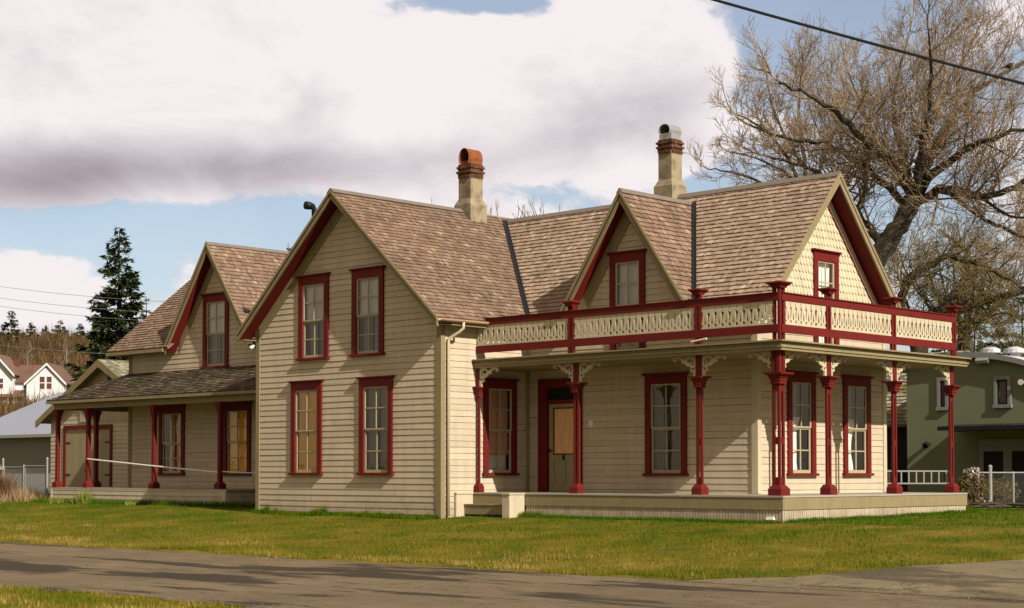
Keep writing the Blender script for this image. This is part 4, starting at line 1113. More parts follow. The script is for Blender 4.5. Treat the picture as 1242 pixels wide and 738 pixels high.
limbs4 = [([b0, at(1172, 430, D), at(1170, 405, D)], .34, .26)]
rr4 = random.Random(44)
for k in range(11):
    xx = 1085+17*k; limbs4.append(limb([(1171, 408), (1171+(xx-1171)*.45, 385-rr4.uniform(0, 18)), (1171+(xx-1171)*.8, 352-rr4.uniform(0, 30)), (xx, 318-rr4.uniform(0, 32))], D, .13, .03, rr4.uniform(-5, 5)))
bare_tree('bare_tree', 'wide tangled bare tree filling the space behind the low gnarled tree', 'tree', limbs4, 45, 3, per=4.5, kids=(5, 6), sub=.75, twig_mat='mosstwig', up=.08)
for (px, top, d, sd, lb) in ((562, 236, 66, 5, 'small bare treetop showing just beyond the rusty chimney'), (612, 238, 68, 6, 'bare treetop showing above the ridge between the rusty chimney and the porch gable'), (668, 237, 70, 8, 'short bare treetop peeping over the ridge nearest the porch gable peak')):
    b0 = at(px, 400, d); b0.z = gz(b0.x, b0.y)-.1
    T_ = [([b0, at(px, 330, d), at(px, 300, d)], .16, .10)]
    rr = random.Random(sd)
    for k in range(6):
        xx = px+rr.uniform(-36, 36); T_.append(limb([(px, 300+rr.uniform(-5, 15)), ((px+xx)/2, 282), (xx, top+16+rr.uniform(0, 14))], d, .07, .02, rr.uniform(-2, 2)))
    bare_tree('bare_tree', lb, 'tree', T_, sd, 2, per=4, kids=(3, 4), sub=.7, twig_mat='greytwig', group='bare treetops behind the ridge', up=.35, spread=.5)
print('tree segs', ns, ns2, ns3)

MT['needle'] = leafmat('dark_needles', [(0, (.014, .028, .008)), (.5, (.036, .058, .015)), (.85, (.07, .085, .024)), (1, (.12, .12, .045))], .15)
MT['needle2'] = leafmat('olive_needles', [(0, (.022, .028, .006)), (.6, (.05, .052, .012)), (1, (.11, .095, .03))], .2)
def conifer_mesh(h, w, seed, n_whorl, gap=.35, size=.34, taper=1.0, low=.06):
    rnd = np.random.default_rng(seed); VS = []; r2 = random.Random(seed)
    for k in range(n_whorl):
        t = (k+rnd.random()*.6)/n_whorl; z = h*(low+(1-low)*t)
        L0 = w*(1-t)**taper*(.9+.1*rnd.random())+.12
        nb = int(5+4*(1-t))
        for q in range(nb):
            if rnd.random() < gap*.55: continue
            an = rnd.uniform(0, 2*math.pi); L = L0*rnd.uniform(.55, 1.12); droop = rnd.uniform(-.05, .38)
            m_ = max(6, int(L/size*22))
            s = np.sqrt(rnd.random(m_)); lat = rnd.normal(0, 1, m_)*.10*L*(1.1-s)+rnd.normal(0, .07, m_)
            x = np.cos(an)*s*L-np.sin(an)*lat; y = np.sin(an)*s*L+np.cos(an)*lat; zz = z-droop*L*s+.22*L*np.clip(s-.6, 0, 1)**1.2*1.4-np.abs(rnd.normal(0, .10, m_))*size*2
            P = np.stack([x, y, zz], 1); sz = size*(.45+.6*(1-t))*rnd.uniform(.5, 1.2, m_)[:, None]
            dv = np.stack([np.cos(an)+rnd.normal(0, .5, m_), np.sin(an)+rnd.normal(0, .5, m_), rnd.normal(-.25, .4, m_)], 1); dv /= np.linalg.norm(dv, axis=1, keepdims=True)
            sv = np.cross(dv, np.stack([rnd.normal(0, .5, m_), rnd.normal(0, .5, m_), np.ones(m_)], 1)); sv /= np.linalg.norm(sv, axis=1, keepdims=True)
            VS.append(np.stack([P-sv*sz*.28, P+sv*sz*.28, P+dv*sz], 1))
    return np.concatenate(VS).reshape(-1, 3)
def conifer(name, label, cat, base, h, w, seed, n_whorl, mat='needle', group=None, **k):
    root = thing(name, label, cat, base, group)
    m = MB(); m.tube([(base[0], base[1], base[2]-.5), (base[0], base[1], base[2]+h*.5), (base[0]+.02*w, base[1], base[2]+h*.985)], [h*.015, h*.009, .02], 6); m.build('trunk', 'bark', root)
    vs = conifer_mesh(h, w, seed, n_whorl, **k)+np.array(base); c = np_mesh('crown', vs, np.arange(len(vs)).reshape(-1, 3), mat); c.parent = root; c.location = -V(root.location)
    return root
# hill behind the houses (in the direction the camera's left half looks)
F2 = V((FW.x, FW.y, 0)).normalized()
def hill_h(dep, lat):
    px = lat/dep*FPX+621
    side = sstep(620, 330, px)
    z = np.interp(dep, [0, 115, 150, 190, 230, 280, 330, 400, 520, 700], [0, 0, .8, 3.4, 7.2, 15.0, 23.5, 26.5, 24, 8])
    return z*side + .6*np.sin(lat*.08)*np.sin(dep*.05)*side*np.clip(z/6, 0, 1)
lat = np.linspace(-420, 160, 90); dep = np.concatenate([np.linspace(112, 420, 70), np.linspace(430, 700, 14)])
m = MB()
pt = lambda d, a: (CAM.x+F2.x*d+RT.x*a, CAM.y+F2.y*d+RT.y*a, .1+float(hill_h(d, a))-.25)
VV = [[pt(d, a) for a in lat] for d in dep]
for i in range(len(dep)-1):
    for j in range(len(lat)-1): m.poly([VV[i][j], VV[i][j+1], VV[i+1][j+1], VV[i+1][j]])
def hillmat():
    mm, n, l, b, o = base_mat('brown_hillside'); c = ramp(n, l, noise(n, l, .06, 6, .7), [(.35, (.06, .045, .016)), (.6, (.12, .075, .03)), (.75, (.10, .09, .03))])
    l.new(c, b.inputs['Base Color']); b.inputs['Roughness'].default_value = 1; return mm
MT['hill'] = hillmat(); tag(m.build('hill', 'hill', smooth=True), kind='structure')
def hp(px, dep_):
    a = (px-621)/FPX*dep_; return V((CAM.x+F2.x*dep_+RT.x*a, CAM.y+F2.y*dep_+RT.y*a, .1+float(hill_h(dep_, a))-.3))
MT['brush'] = leafmat('russet_brush', [(0, (.05, .028, .010)), (.45, (.10, .055, .020)), (.8, (.165, .092, .036)), (1, (.23, .16, .085))], .2)
MT['greenbrush'] = leafmat('olive_brush', [(0, (.025, .035, .008)), (.6, (.06, .07, .015)), (1, (.13, .12, .04))], .2)
def brush(n, seed, lo, hi, h0, h1, mat, name, label, pxr=(-120, 420), twigs=46):
    r = np.random.default_rng(seed); VS = []
    for k in range(n):
        d = lo+(hi-lo)*r.random()**.8; px = r.uniform(*pxr); p = np.array(hp(px, d)); H_ = r.uniform(h0, h1); W_ = H_*.42
        m_ = twigs; th = r.uniform(0, 2*np.pi, m_); ph = np.abs(r.normal(0, .75, m_)); L = H_*r.uniform(.35, 1.0, m_)
        st = p+np.stack([r.normal(0, W_*.4, m_), r.normal(0, W_*.4, m_), H_*r.random(m_)*.55], 1)
        dv = np.stack([np.sin(ph)*np.cos(th), np.sin(ph)*np.sin(th), np.cos(ph)], 1); L = L*(1-(st[:, 2]-p[2])/H_*.8)
        sv = np.cross(dv, r.normal(0, 1, (m_, 3))); sv /= np.linalg.norm(sv, axis=1, keepdims=True); wd = r.uniform(.03, .14, m_)[:, None]
        VS.append(np.stack([st-sv*wd, st+sv*wd, st+dv*L[:, None]], 1))
    vs = np.concatenate(VS).reshape(-1, 3); tag(np_mesh(name, vs, np.arange(len(vs)).reshape(-1, 3), mat), label, 'brush', kind='stuff')
brush(2300, 3, 165, 345, 3.5, 7.5, 'brush', 'hillside_brush', 'mass of leafless russet brown brush covering the hillside beyond the white house')
brush(1300, 4, 150, 340, 2.2, 5.5, 'greenbrush', 'hillside_undergrowth', 'patches of olive green undergrowth low on the brown hillside')
# pale bare stems standing on the hillside
for k, (px, d, hh, lb) in enumerate(((78, 255, 9, 'pale thin bare tree standing in the russet brush, straight above the white house gable'), (22, 240, 7, 'pale forked bare tree in the brush above the white house chimney'), (30, 262, 8, 'thin pale bare tree half hidden in the brush, between the forked one and the gable'))):
    b = hp(px, d); rr = random.Random(k); root = thing('pale_tree', lb, 'tree', b, 'pale bare trees on the hillside'); segs = []
    m = MB(); m.tube([b, b+V((rr.uniform(-.5, .5), 0, hh*.5)), b+V((rr.uniform(-.8, .8), 0, hh))], [.2, .13, .04], 6); m.build('trunk', 'greytwig', root)
    for q in range(10): grow(segs, b+Z*hh*rr.uniform(.3, .95), V((rr.uniform(-1, 1), rr.uniform(-1, 1), 1.2)), hh*.35, .06, 1, rr, .1, (4,), .7, .03)
    fast_tubes(segs, 'crown', 'greytwig', root)
# conifers
b = hp(142, 122); b.z -= .3
def top_h(px, py, d, b): return at(px, py, d).z - b.z
conifer('spruce_tree', 'tall dark spruce with a ragged pointed crown rising beyond the wing porch', 'tree', b, top_h(140, 272, 122, b), 4.7, 41, 66, gap=.05, size=.74, taper=.72, low=.05)
for k, (px, py, d, w, mt, lb) in enumerate((
    (12, 374, 330, 4.2, 'needle', 'tallest pointed dark conifer on the hilltop above the white house'),
    (36, 389, 338, 2.8, 'needle', 'narrow dark conifer on the hilltop just past the tallest one'),
    (53, 393, 342, 2.6, 'needle2', 'small olive conifer on the hilltop in the middle of the skyline'),
    (72, 386, 340, 3.8, 'needle2', 'rounded olive conifer on the hilltop above the white house gable'),
    (96, 391, 335, 3.4, 'needle2', 'olive conifer on the hilltop close beside the big spruce'),
    (176, 357, 150, 1.7, 'needle2', 'small yellowish conifer between the big spruce and the wing roof'),
    (118, 398, 150, 2.6, 'needle', 'short dark conifer at the foot of the big spruce'),
    (165, 384, 140, 2.4, 'needle', 'stout dark conifer hugging the big spruce beside the wing roof'))):
    b = hp(px, d); hgt = top_h(px, py, d, b)
    conifer('conifer_tree', lb, 'tree', b, max(3, hgt), w, 60+k, 16 if d > 300 else 22, mt, 'conifers on and below the hill', gap=.08, size=1.0 if d > 300 else .6, taper=.8)
b = hp(348, 140); conifer('conifer_tree', 'dark conifer tip just showing between the wing roof and the big gable', 'tree', b, top_h(349, 289, 140, b), 2.2, 77, 24, 'needle', 'conifers on and below the hill', gap=.3, size=.5)
for k, (px, py, d, w, lb) in enumerate(((1182, 372, 78, 2.6, 'dark conifer directly behind the porch end post, above the green building'), (1212, 384, 84, 2.4, 'dark conifer behind the first roof vent of the green building'),
                             (1240, 360, 80, 3.0, 'dark conifer behind the far roof vent of the green building'), (1150, 396, 90, 2.6, 'short dark conifer half hidden by the balcony rail end'))):
    b = at(px, 500, d); b.z = gz(b.x, b.y); conifer('conifer_tree', lb, 'tree', b, at(px, py, d).z-b.z, w, 90+k, 24, 'needle', 'conifers behind the green building', gap=.35, size=.42, taper=.6, low=.1)
# ================================================================ neighbouring buildings
def bbox_wall(mb, fr, poly, d0=-.2, d1=0): fr.prism(mb, poly, d0, d1)
# white house on the hillside, facing the road; axes parallel to our view
dw = 230; B0 = hp(40, dw); Wn = -F2
FWH = Fr((CAM.x+F2.x*dw, CAM.y+F2.y*dw, 0), RT, Wn)
def wl(px): return (px-621)/FPX*dw
def wz(py): return at(0, py, dw/ray(0, py).dot(F2)).z if False else CAM.z+(573.3-py)*dw/FPX
wh = thing('white_house', 'white two-storey house with dark brown roofs standing below the brown hillside', 'house', FWH.p(wl(40), B0.z))
zb = wz(530)
m = MB(); FWH.prism(m, [(wl(31.5), zb), (wl(77), zb), (wl(77), wz(463)), (wl(56.5), wz(441.5)), (wl(31.5), wz(464))], -7, 0)
FWH.prism(m, [(wl(-30), zb), (wl(22), zb), (wl(22), wz(464)), (wl(-30), wz(464))], -9, -2)
FWH.prism(m, [(wl(-30), wz(478)), (wl(13), wz(478)), (wl(13), wz(455)), (wl(-6), wz(431)), (wl(-30), wz(455))], -6, -.6)
FWH.prism(m, [(wl(-30), zb), (wl(31), zb), (wl(31), wz(482)), (wl(-30), wz(482))], -1.9, -.4)
m.build('wall', 'white', wh)
m = MB()
def slope(a, b, d0, d1, th, off=.0):
    FWH.prism(m, [a, b, (b[0], b[1]+th), (a[0], a[1]+th)], d0, d1)
pk = (wl(56.5), wz(441)); slope((wl(29.5), wz(466)), pk, -7.2, .35, .14); slope(pk, (wl(80.5), wz(466)), -7.2, .35, .14)
pk = (wl(-6), wz(430)); slope(pk, (wl(16.5), wz(455)), -6, .1, .14); slope((wl(-30), wz(455)), pk, -6, .1, .14)
ridge_ = (wl(-30), wl(52), wz(441), wz(464))
m.solid([FWH.p(wl(-30), wz(464), -1.6), FWH.p(wl(50), wz(464), -1.6), FWH.p(wl(50), wz(441), -5), FWH.p(wl(-30), wz(441), -5)], [FWH.p(wl(-30), wz(464)+.15, -1.6), FWH.p(wl(50), wz(464)+.15, -1.6), FWH.p(wl(50), wz(441)+.15, -5), FWH.p(wl(-30), wz(441)+.15, -5)])
m.solid([FWH.p(wl(-30), wz(482), .2), FWH.p(wl(32.5), wz(482), .2), FWH.p(wl(30), wz(473.5), -1.9), FWH.p(wl(-30), wz(473.5), -1.9)], [FWH.p(wl(-30), wz(482)+.12, .2), FWH.p(wl(32.5), wz(482)+.12, .2), FWH.p(wl(30), wz(473.5)+.12, -1.9), FWH.p(wl(-30), wz(473.5)+.12, -1.9)])
rf = m.build('roof', 'farroof', wh)
m = MB()
for (a, b) in (((29.2, 466.3), (56.5, 441.2)), ((56.5, 441.2), (80.8, 466.3))):
    FWH.prism(m, [(wl(a[0]), wz(a[1])-.22), (wl(b[0]), wz(b[1])-.22), (wl(b[0]), wz(b[1])+.10), (wl(a[0]), wz(a[1])+.10)], .351, .42)
for (a, b) in (((-6, 430.2), (16.8, 455.3)),):
    FWH.prism(m, [(wl(a[0]), wz(a[1])-.22), (wl(b[0]), wz(b[1])-.22), (wl(b[0]), wz(b[1])+.10), (wl(a[0]), wz(a[1])+.10)], .101, .17)
m.build('bargeboard', 'white', rf)
m = MB(); FWH.prism(m, [(wl(4), wz(448)), (wl(11), wz(448)), (wl(11), wz(433.5)), (wl(4), wz(433.5))], -5.4, -4.6); m.build('chimney', 'brick', rf)
m = MB(); FWH.prism(m, [(wl(21.5), wz(463)+.2), (wl(22.4), wz(463)+.2), (wl(32.4), wz(442)+.25), (wl(31.5), wz(442)+.25)], -3.4, -3.3); m.build('stovepipe_flashing', 'rust', rf)
MT['farpane'] = paint('reddish_dark_panes', (.12, .055, .05), .2, .3)
for (x0, x1, y0, y1, dd) in ((47.5, 53.5, 457, 472, 0), (56, 62, 457, 472, 0), (-4, 1.5, 459, 471, -.6), (-3, 3, 490, 496.5, -.4), (5.5, 11, 490, 496.5, -.4), (13, 18.3, 490, 496.5, -.4)):
    m = MB(); FWH.box(m, wl(x0)-.12, wl(x1)+.12, wz(y1)-.12, wz(y0)+.12, dd-.02, dd+.04); f = m.build('window', 'white', wh)
    m = MB(); FWH.box(m, wl(x0), wl(x1), wz(y1), wz((y0+y1)/2)-.06, dd+.041, dd+.05); FWH.box(m, wl(x0), wl(x1), wz((y0+y1)/2)+.06, wz(y0), dd+.041, dd+.05); m.build('pane', 'farpane', f)

# grey metal shed beyond the fence
yS = 8.0; x0, x1 = -55, onY(64, 560, yS).x-.0; q0 = onY(0, 530, yS); q1 = onY(62, 525.5, yS)
x1 = q1.x+3; zE = (q0.z+q1.z)/2
MT['metalroof'] = paint('pale_metal_roof', (.30, .31, .37), .2, .5, 0, .8); MT['greywall'] = paint('grey_steel_wall', (.20, .195, .175), .25, .6, 0, .6)
rk = [onY(0, 503, 11.0), onY(52, 476, 11.0)]
x_left = onY(-45, 531, yS).x
sh = thing('metal_shed', 'long grey steel shed with a pale metal roof beyond the chain link fence', 'shed', (x_left, yS, gz(x_left, yS)))
m = MB(); m.box(x_left+.3, x1, yS, yS+9, -.1, zE-.05); m.build('wall', 'greywall', sh)
m = MB(); m.box(x_left+.28, x1+.02, yS-.03, yS-.001, -.1, .95); m.build('wall_base', 'galv', sh)
sp = .42; m = MB()
zr = zE+4.6*sp
for sg in (0, 1):
    ya = yS-.35 if sg == 0 else yS+9.55
    a = [(x_left, ya, zE), (x1, ya, zE), (x1, yS+4.6, zr+.1), (x_left, yS+4.6, zr+.1)]
    m.solid([(x, y, z-.07) for x, y, z in a], a)
    n_ = int((x1-x_left)/.4)
    for k in range(n_+1):
        xx = x_left+(x1-x_left)*k/n_; s2 = [(xx-.02, ya, zE+.002), (xx+.02, ya, zE+.002), (xx+.02, yS+4.6, zr+.102), (xx-.02, yS+4.6, zr+.102)]
        m.solid(s2, [(x, y, z+.012) for x, y, z in s2])
m.build('roof', 'metalroof', sh)
m = MB(); m.box(x_left, x1, yS-.40, yS-.352, zE-.12, zE-.0); m.build('gutter', 'galv', sh)

# outbuilding with double doors behind the wing porch
yO = 5.5; P_ = lambda px, py: onY(px, py, yO)
FO = FRONT(yO); cx_ = P_(132, 437).x; zp = P_(132, 437).z; tl = P_(56, 512); hl = cx_-tl.x; s_ = (zp-tl.z)/hl
ob = thing('outbuilding', 'small tan outbuilding with red framed double doors and mossy roof behind the wing porch', 'shed', (cx_, yO, gz(cx_, yO)))
hw = hl-.35
def put(o, parent): o.parent = parent; o.location = -V(parent.location); return o
dl, dr2, dt = P_(77.5, 590).x, P_(136.4, 590).x, P_(100, 516).z
pl = [(cx_-hw, -.1), (cx_+hw, -.1), (cx_+hw, zp-.12-s_*hw), (cx_, zp-.12), (cx_-hw, zp-.12-s_*hw)]
put(siding(FO, pl, [(dl+.05, dr2-.05, -.1, dt-.05)], exposure=.15).build('wall', 'siding'), ob)
m = MB(); bz0, bz1 = P_(100, 512).z, P_(100, 497).z; k = cx_-1.75
while k < cx_+1.7: m.prism([FO.p(k, bz0, .026), FO.p(k+.075, bz0, .026), FO.p(k+.075, bz1, .026), FO.p(k, bz1, .026)], FO.N*.03); k += .12
m.build('batten_frieze', 'siding', ob)
m = MB(); FO.box(m, dl, dl+.14, .3, dt, -.05, .05); FO.box(m, dr2-.14, dr2, .3, dt, -.05, .05); FO.box(m, dl+.14, dr2-.14, dt-.16, dt, -.05, .051); m.build('door_frame', 'red', ob)
md = (dl+dr2)/2
for a, b2 in ((dl+.14, md-.01), (md+.01, dr2-.14)):
    m = MB(); n_ = 6
    for k in range(n_): FO.box(m, a+(b2-a)*k/n_+.004, a+(b2-a)*(k+1)/n_-.004, .3, dt-.165, -.04, .01+random.uniform(0, .004))
    d_ = m.build('door', 'door', ob)
    m = MB(); hx = a if a == dl+.14 else b2-.3
    for z_ in (.9, dt-.65): FO.box(m, hx-.04, hx+.3, z_, z_+.05, .015, .03)
    m.build('hinge', 'blackmetal', d_)
m = MB(); FO.box(m, md-.12, md-.05, 1.05, 1.15, .015, .05); m.build('latch', 'blackmetal', ob)
m = MB(); q = math.sqrt(1+s_*s_)
roof_face(m, (cx_+hl, yO-.4, zp-s_*hl), (0, 1, 0), (-1, 0, s_), rect(0, 5, 0, hl*q), wmin=.12, wmax=.25); roof_face(m, (cx_-hl, yO-.4, zp-s_*hl), (0, 1, 0), (1, 0, s_), rect(0, 5, 0, hl*q), wmin=.12, wmax=.25)
orf = m.build('roof', 'mossroof', ob)
m = MB()
for sg in (-1, 1): FO.prism(m, [(cx_, zp+.01), (cx_+sg*hl, zp-s_*hl+.01), (cx_+sg*hl, zp-s_*hl-.22), (cx_, zp-.26)], .40, .45)
m.build('bargeboard', 'trim', orf)
v0, v1 = P_(132, 462), P_(139, 456)
m = MB(); FO.box(m, v0.x, v1.x+.05, v0.z, v1.z+.1, .02, .06)
for k in range(4): FO.box(m, v0.x-.02, v1.x+.07, v0.z+k*.09, v0.z+k*.09+.03, .061, .08)
m.build('gable_vent', 'blackmetal', ob)

# chain link fences
MT['wire'] = paint('galvanised_wire', (.30, .31, .30), .2, .5)
def link_panel(a, b, z0, z1, parent, sp=.085):
    a, b = V(a), V(b); L = (b-a).length; u = (b-a)/L; h = z1-z0; segs = []
    k = -h
    while k < L:
        for sg in (1, -1):
            s0, s1 = (k, k+h) if sg == 1 else (k+h, k)
            t0, t1 = 0, 1
            lo, hi = min(s0, s1), max(s0, s1)
            c0, c1 = max(lo, 0), min(hi, L)
            if c1 <= c0: continue
            f = lambda s: (s-s0)/(s1-s0)
            segs.append((tuple(a+u*c0+Z*(z0+h*f(c0)-a.z)), tuple(a+u*c1+Z*(z0+h*f(c1)-a.z)), .0022, .0022))
        k += sp
    return fast_tubes(segs, 'chain_link_mesh', 'wire', parent)
def post(x, y, z0, z1, r, parent, name='post'):
    m = MB(); m.tube([(x, y, z0), (x, y, z1)], r, 8); m.tube([(x, y, z1), (x, y, z1+.03), (x, y, z1+.07)], [r*1.25, r*1.1, .008], 8); return m.build(name, 'fencemetal', parent)
yF = 3.6; Fp = lambda px, py: onY(px, py, yF)
fe = thing('chain_link_fence', 'low galvanised chain link fence with gate between the wing porch and the frame edge', 'fence', Fp(36, 606))
for px, py in ((10, 558), (35, 566), (63, 557)): post(Fp(px, 0).x, yF, .0, Fp(px, py).z, .035, fe)
post(Fp(-40, 0).x, yF, 0, Fp(10, 560).z, .03, fe); post(Fp(-95, 0).x, yF, 0, Fp(10, 560).z, .03, fe)
for a, b, py, nm in ((-95, 10, 565, 'top_rail'), (11, 34, 567, 'gate_frame'), (36, 62, 565.5, 'gate_frame')):
    m = MB(); za = Fp((a+b)/2, py).z; m.tube([(Fp(a, 0).x, yF, za), (Fp(b, 0).x, yF, za)], .022, 6)
    if nm == 'gate_frame':
        for q in (a+.6, b-.6): m.tube([(Fp(q, 0).x, yF, .25), (Fp(q, 0).x, yF, za)], .018, 6)
        m.tube([(Fp(a, 0).x, yF, .25), (Fp(b, 0).x, yF, .25)], .02, 6)
    m.build(nm, 'fencemetal', fe)
    link_panel((Fp(a, 0).x, yF, .2), (Fp(b, 0).x, yF, .2), .2, za, fe)
m = MB(); p = Fp(3, 564); q = Fp(3, 569); m.box(p.x-.2, p.x+.15, yF-.03, yF-.01, q.z-.03, q.z+.09); m.build('fence_tag', 'white', fe)

# green building with the curved roof
yG = 18.0; GP = lambda px, py: onY(px, py, yG); FG = FRONT(yG)
def stucco(name, col):
    mm = paint(name, col, .35, .9, 0, .5, bmp=.3); return mm
MT['greenwall'] = stucco('olive_green_stucco', (.185, .20, .118)); MT['greytrim'] = paint('grey_trim', (.24, .24, .24), .3, .6); MT['roofmetal'] = paint('white_roof_sheet', (.62, .62, .65), .2, .5)
gl = GP(1100, 500).x; gr = GP(1300, 500).x
gb = thing('green_building', 'olive green stucco building with a curved white metal roof beyond the porch', 'building', (gl, yG, gz(gl, yG)))
xc = GP(1165, 430).x; half = (xc-gl)*1.0
arc = []
zap = GP(1165, 428.5).z
def arcz(x): return zap - .070*(x-xc)**2 - .0012*abs(x-xc)**3
xs_ = np.linspace(gl, gl+9.5, 25)
pl = [(gl, -.1), (gl+9.5, -.1)]+[(float(x), arcz(float(x))-.12) for x in xs_[::-1]]
gw = MB(); 
ow = (GP(1208, 494).x, GP(1226, 494).x, GP(1215, 493).z, GP(1215, 458).z)
FG.prism(gw, pl, -11, 0); gw.build('wall', 'greenwall', gb)
m = MB(); xr = np.linspace(gl-.45, gl+9.9, 30)
for a, b2 in zip(xr, xr[1:]):
    a, b2 = float(a), float(b2)
    m.solid([FG.p(a, arcz(a)-.11, -11.4), FG.p(b2, arcz(b2)-.11, -11.4), FG.p(b2, arcz(b2)-.11, .16), FG.p(a, arcz(a)-.11, .16)], [FG.p(a, arcz(a), -11.4), FG.p(b2, arcz(b2), -11.4), FG.p(b2, arcz(b2), .16), FG.p(a, arcz(a), .16)])
grf = m.build('roof', 'roofmetal', gb)
m = MB()
for a, b2 in zip(xr, xr[1:]): 
    a, b2 = float(a), float(b2); FG.prism(m, [(a, arcz(a)-.15), (b2, arcz(b2)-.15), (b2, arcz(b2)+.01), (a, arcz(a)+.01)], .161, .20)
m.build('roof_edge', 'greytrim', grf)
for px, d in ((1201, 5.5), (1231, 5.5)):
    p = onY(px, 424, yG+d); m = MB(); zz = arcz(p.x)-.05; m.tube([(p.x, p.y, zz), (p.x, p.y, p.z-.12)], .16, 10); m.tube([(p.x, p.y, p.z-.12), (p.x, p.y, p.z), (p.x, p.y, p.z+.08)], [.33, .33, .12], 12); m.build('roof_vent', 'roofmetal', grf, smooth=False)
def gwin(px0, px1, py0, py1):
    a, b2, z0, z1 = GP(px0, py1).x, GP(px1, py1).x, GP((px0+px1)/2, py1).z, GP((px0+px1)/2, py0).z
    m = MB(); t = .10
    FG.box(m, a, a+t, z0, z1, -.0, .06); FG.box(m, b2-t, b2, z0, z1, -.0, .06); FG.box(m, a+t, b2-t, z1-t, z1, 0, .061); FG.box(m, a-.03, b2+.03, z0, z0+t, 0, .08)
    w = m.build('window', 'greytrim', gb)
    m = MB(); FG.box(m, a+t, a+t+.05, z0+t, z1-t, .004, .04); FG.box(m, b2-t-.05, b2-t, z0+t, z1-t, .004, .04); FG.box(m, a+t+.05, b2-t-.05, z1-t-.05, z1-t, .004, .039); FG.box(m, a+t+.05, b2-t-.05, z0+t, z0+t+.05, .004, .039); m.build('sash', 'blackmetal', w)
    m = MB(); FG.box(m, a+t+.02, b2-t-.02, z0+t+.02, z1-t-.02, .002, .012); m.build('pane', MT['gpane'], w)
mm, n, l, b_, o_m = base_mat('greyish_pane'); b_.inputs['Base Color'].default_value = (.10, .085, .075, 1); b_.inputs['Roughness'].default_value = .08; MT['gpane'] = mm
gwin(1206.5, 1227, 456.5, 495); gwin(1137.5, 1151, 458, 498)
# canopy and glazed doors below it
a, b2 = GP(1168, 521).x, gl+9.0; zc = GP(1190, 521).z
m = MB(); m.solid([FG.p(a, zc-.0, 0), FG.p(b2, zc, 0), FG.p(b2, zc-.06, 1.5), FG.p(a, zc-.06, 1.5)], [FG.p(a, zc+.16, 0), FG.p(b2, zc+.16, 0), FG.p(b2, zc+.06, 1.5), FG.p(a, zc+.06, 1.5)]); cn = m.build('canopy', 'flash', gb)
m = MB()
for k in range(8): 
    x = a+.3+k*.62; m.tube([FG.p(x, zc-.05, .05), FG.p(x, zc-.09, 1.4)], .025, 5)
m.build('canopy_bracket', 'greytrim', cn)
d0, d1, zt_ = GP(1189, 540).x, gl+8.5, GP(1190, 533).z
m = MB(); FG.box(m, d0, d0+.12, .0, zt_, 0, .06); FG.box(m, d0+.12, d1, zt_-.36, zt_, 0, .061); FG.box(m, GP(1218, 560).x, GP(1228, 560).x, 0, zt_-.36, 0, .06); FG.box(m, d1-.1, d1, 0, zt_-.36, 0, .06)
gd = m.build('door', 'greytrim', gb); m = MB(); FG.box(m, d0+.12, GP(1218, 560).x, .0, zt_-.36, .005, .02); FG.box(m, GP(1228, 560).x, d1-.1, 0, zt_-.36, .005, .02); m.build('glazing', MT['gpane2'] if 'gpane2' in MT else 'blackmetal', gd)
p = GP(1127, 539); m = MB(); m.tube([FG.p(p.x, p.z, 0), FG.p(p.x, p.z, .14)], [.05, .07], 8); m.tube([FG.p(p.x, p.z+.02, .12), FG.p(p.x, p.z-.06, .24)], [.08, .1], 8); m.build('wall_lamp', 'blackmetal', gb)
p = GP(1195, 437); m = MB(); m.tube([FG.p(p.x-.12, p.z, .0), FG.p(p.x-.12, p.z, .12)], .03, 6); m.tube([FG.p(p.x-.2, p.z-.02, .14), FG.p(p.x+.2, p.z-.02, .14)], [.10, .10], 8); m.build('flood_lamp', 'galv', gb)
p = GP(1241, 464); m = MB(); m.tube([FG.p(p.x, p.z, .0), FG.p(p.x, p.z, .16)], [.04, .09], 10); m.build('flood_lamp', 'white', gb)
# dark shed with a weathered shingle roof beside it
yD = 20.4; b2 = gl-.35; a = onY(1036, 500, yD).x; ze = onY(1092, 509, yD).z; dp = 4.2
ds = thing('old_shed', 'dark old shed with weathered grey shingle roof between the house and the green building', 'shed', (b2, yD, gz(b2, yD)))
MT['darkwall'] = paint('dark_tarred_boards', (.022, .02, .017), .4, .9, .3)
m = MB(); FRONT(yD).prism(m, [(a+.1, -.1), (b2-.2, -.1), (b2-.2, ze-.05), (a+.1, ze-.05)], -dp, 0); m.build('wall', 'darkwall', ds)
m = MB(); zq = math.sqrt(2)
roof_face(m, (a, yD-.35, ze-.2), (1, 0, 0), (0, 1, 1.0), rect(0, b2-a, 0, (dp/2+.35)*zq), wmin=.12, wmax=.3, exposure=.17, thick=.03); roof_face(m, (a, yD+dp+.35, ze-.2), (1, 0, 0), (0, -1, 1.0), rect(0, b2-a, 0, (dp/2+.35)*zq), exposure=.2); m.build('roof', 'mossroof', ds)
# fence, ladder, shrub, hoops
A_ = at(1186, 570, 44); B_ = at(1201, 567, 44.2); C_ = at(1229, 575, 44.4)
f2 = thing('chain_link_fence', 'galvanised chain link fence with pale posts in front of the green building doors', 'fence', (A_.x, A_.y, gz(A_.x, A_.y)))
post(A_.x, A_.y, 0, A_.z, .045, f2); post(B_.x, B_.y, 0, B_.z, .05, f2); post(C_.x, C_.y, 0, C_.z, .028, f2)
E_ = at(1300, 573, 45.2); post(E_.x, E_.y, 0, E_.z, .028, f2)
for p, q in ((A_, B_), (B_, C_), (C_, E_)):
    zt2 = at(1220, 573.5, 44.3).z; m = MB(); m.tube([(p.x, p.y, zt2), (q.x, q.y, zt2)], .02, 6); m.build('top_rail', 'fencemetal', f2); link_panel((p.x, p.y, .12), (q.x, q.y, .12), .12, zt2, f2)
m = MB(); za, zb2 = at(1110, 572, 46).z, at(1110, 587, 46).z
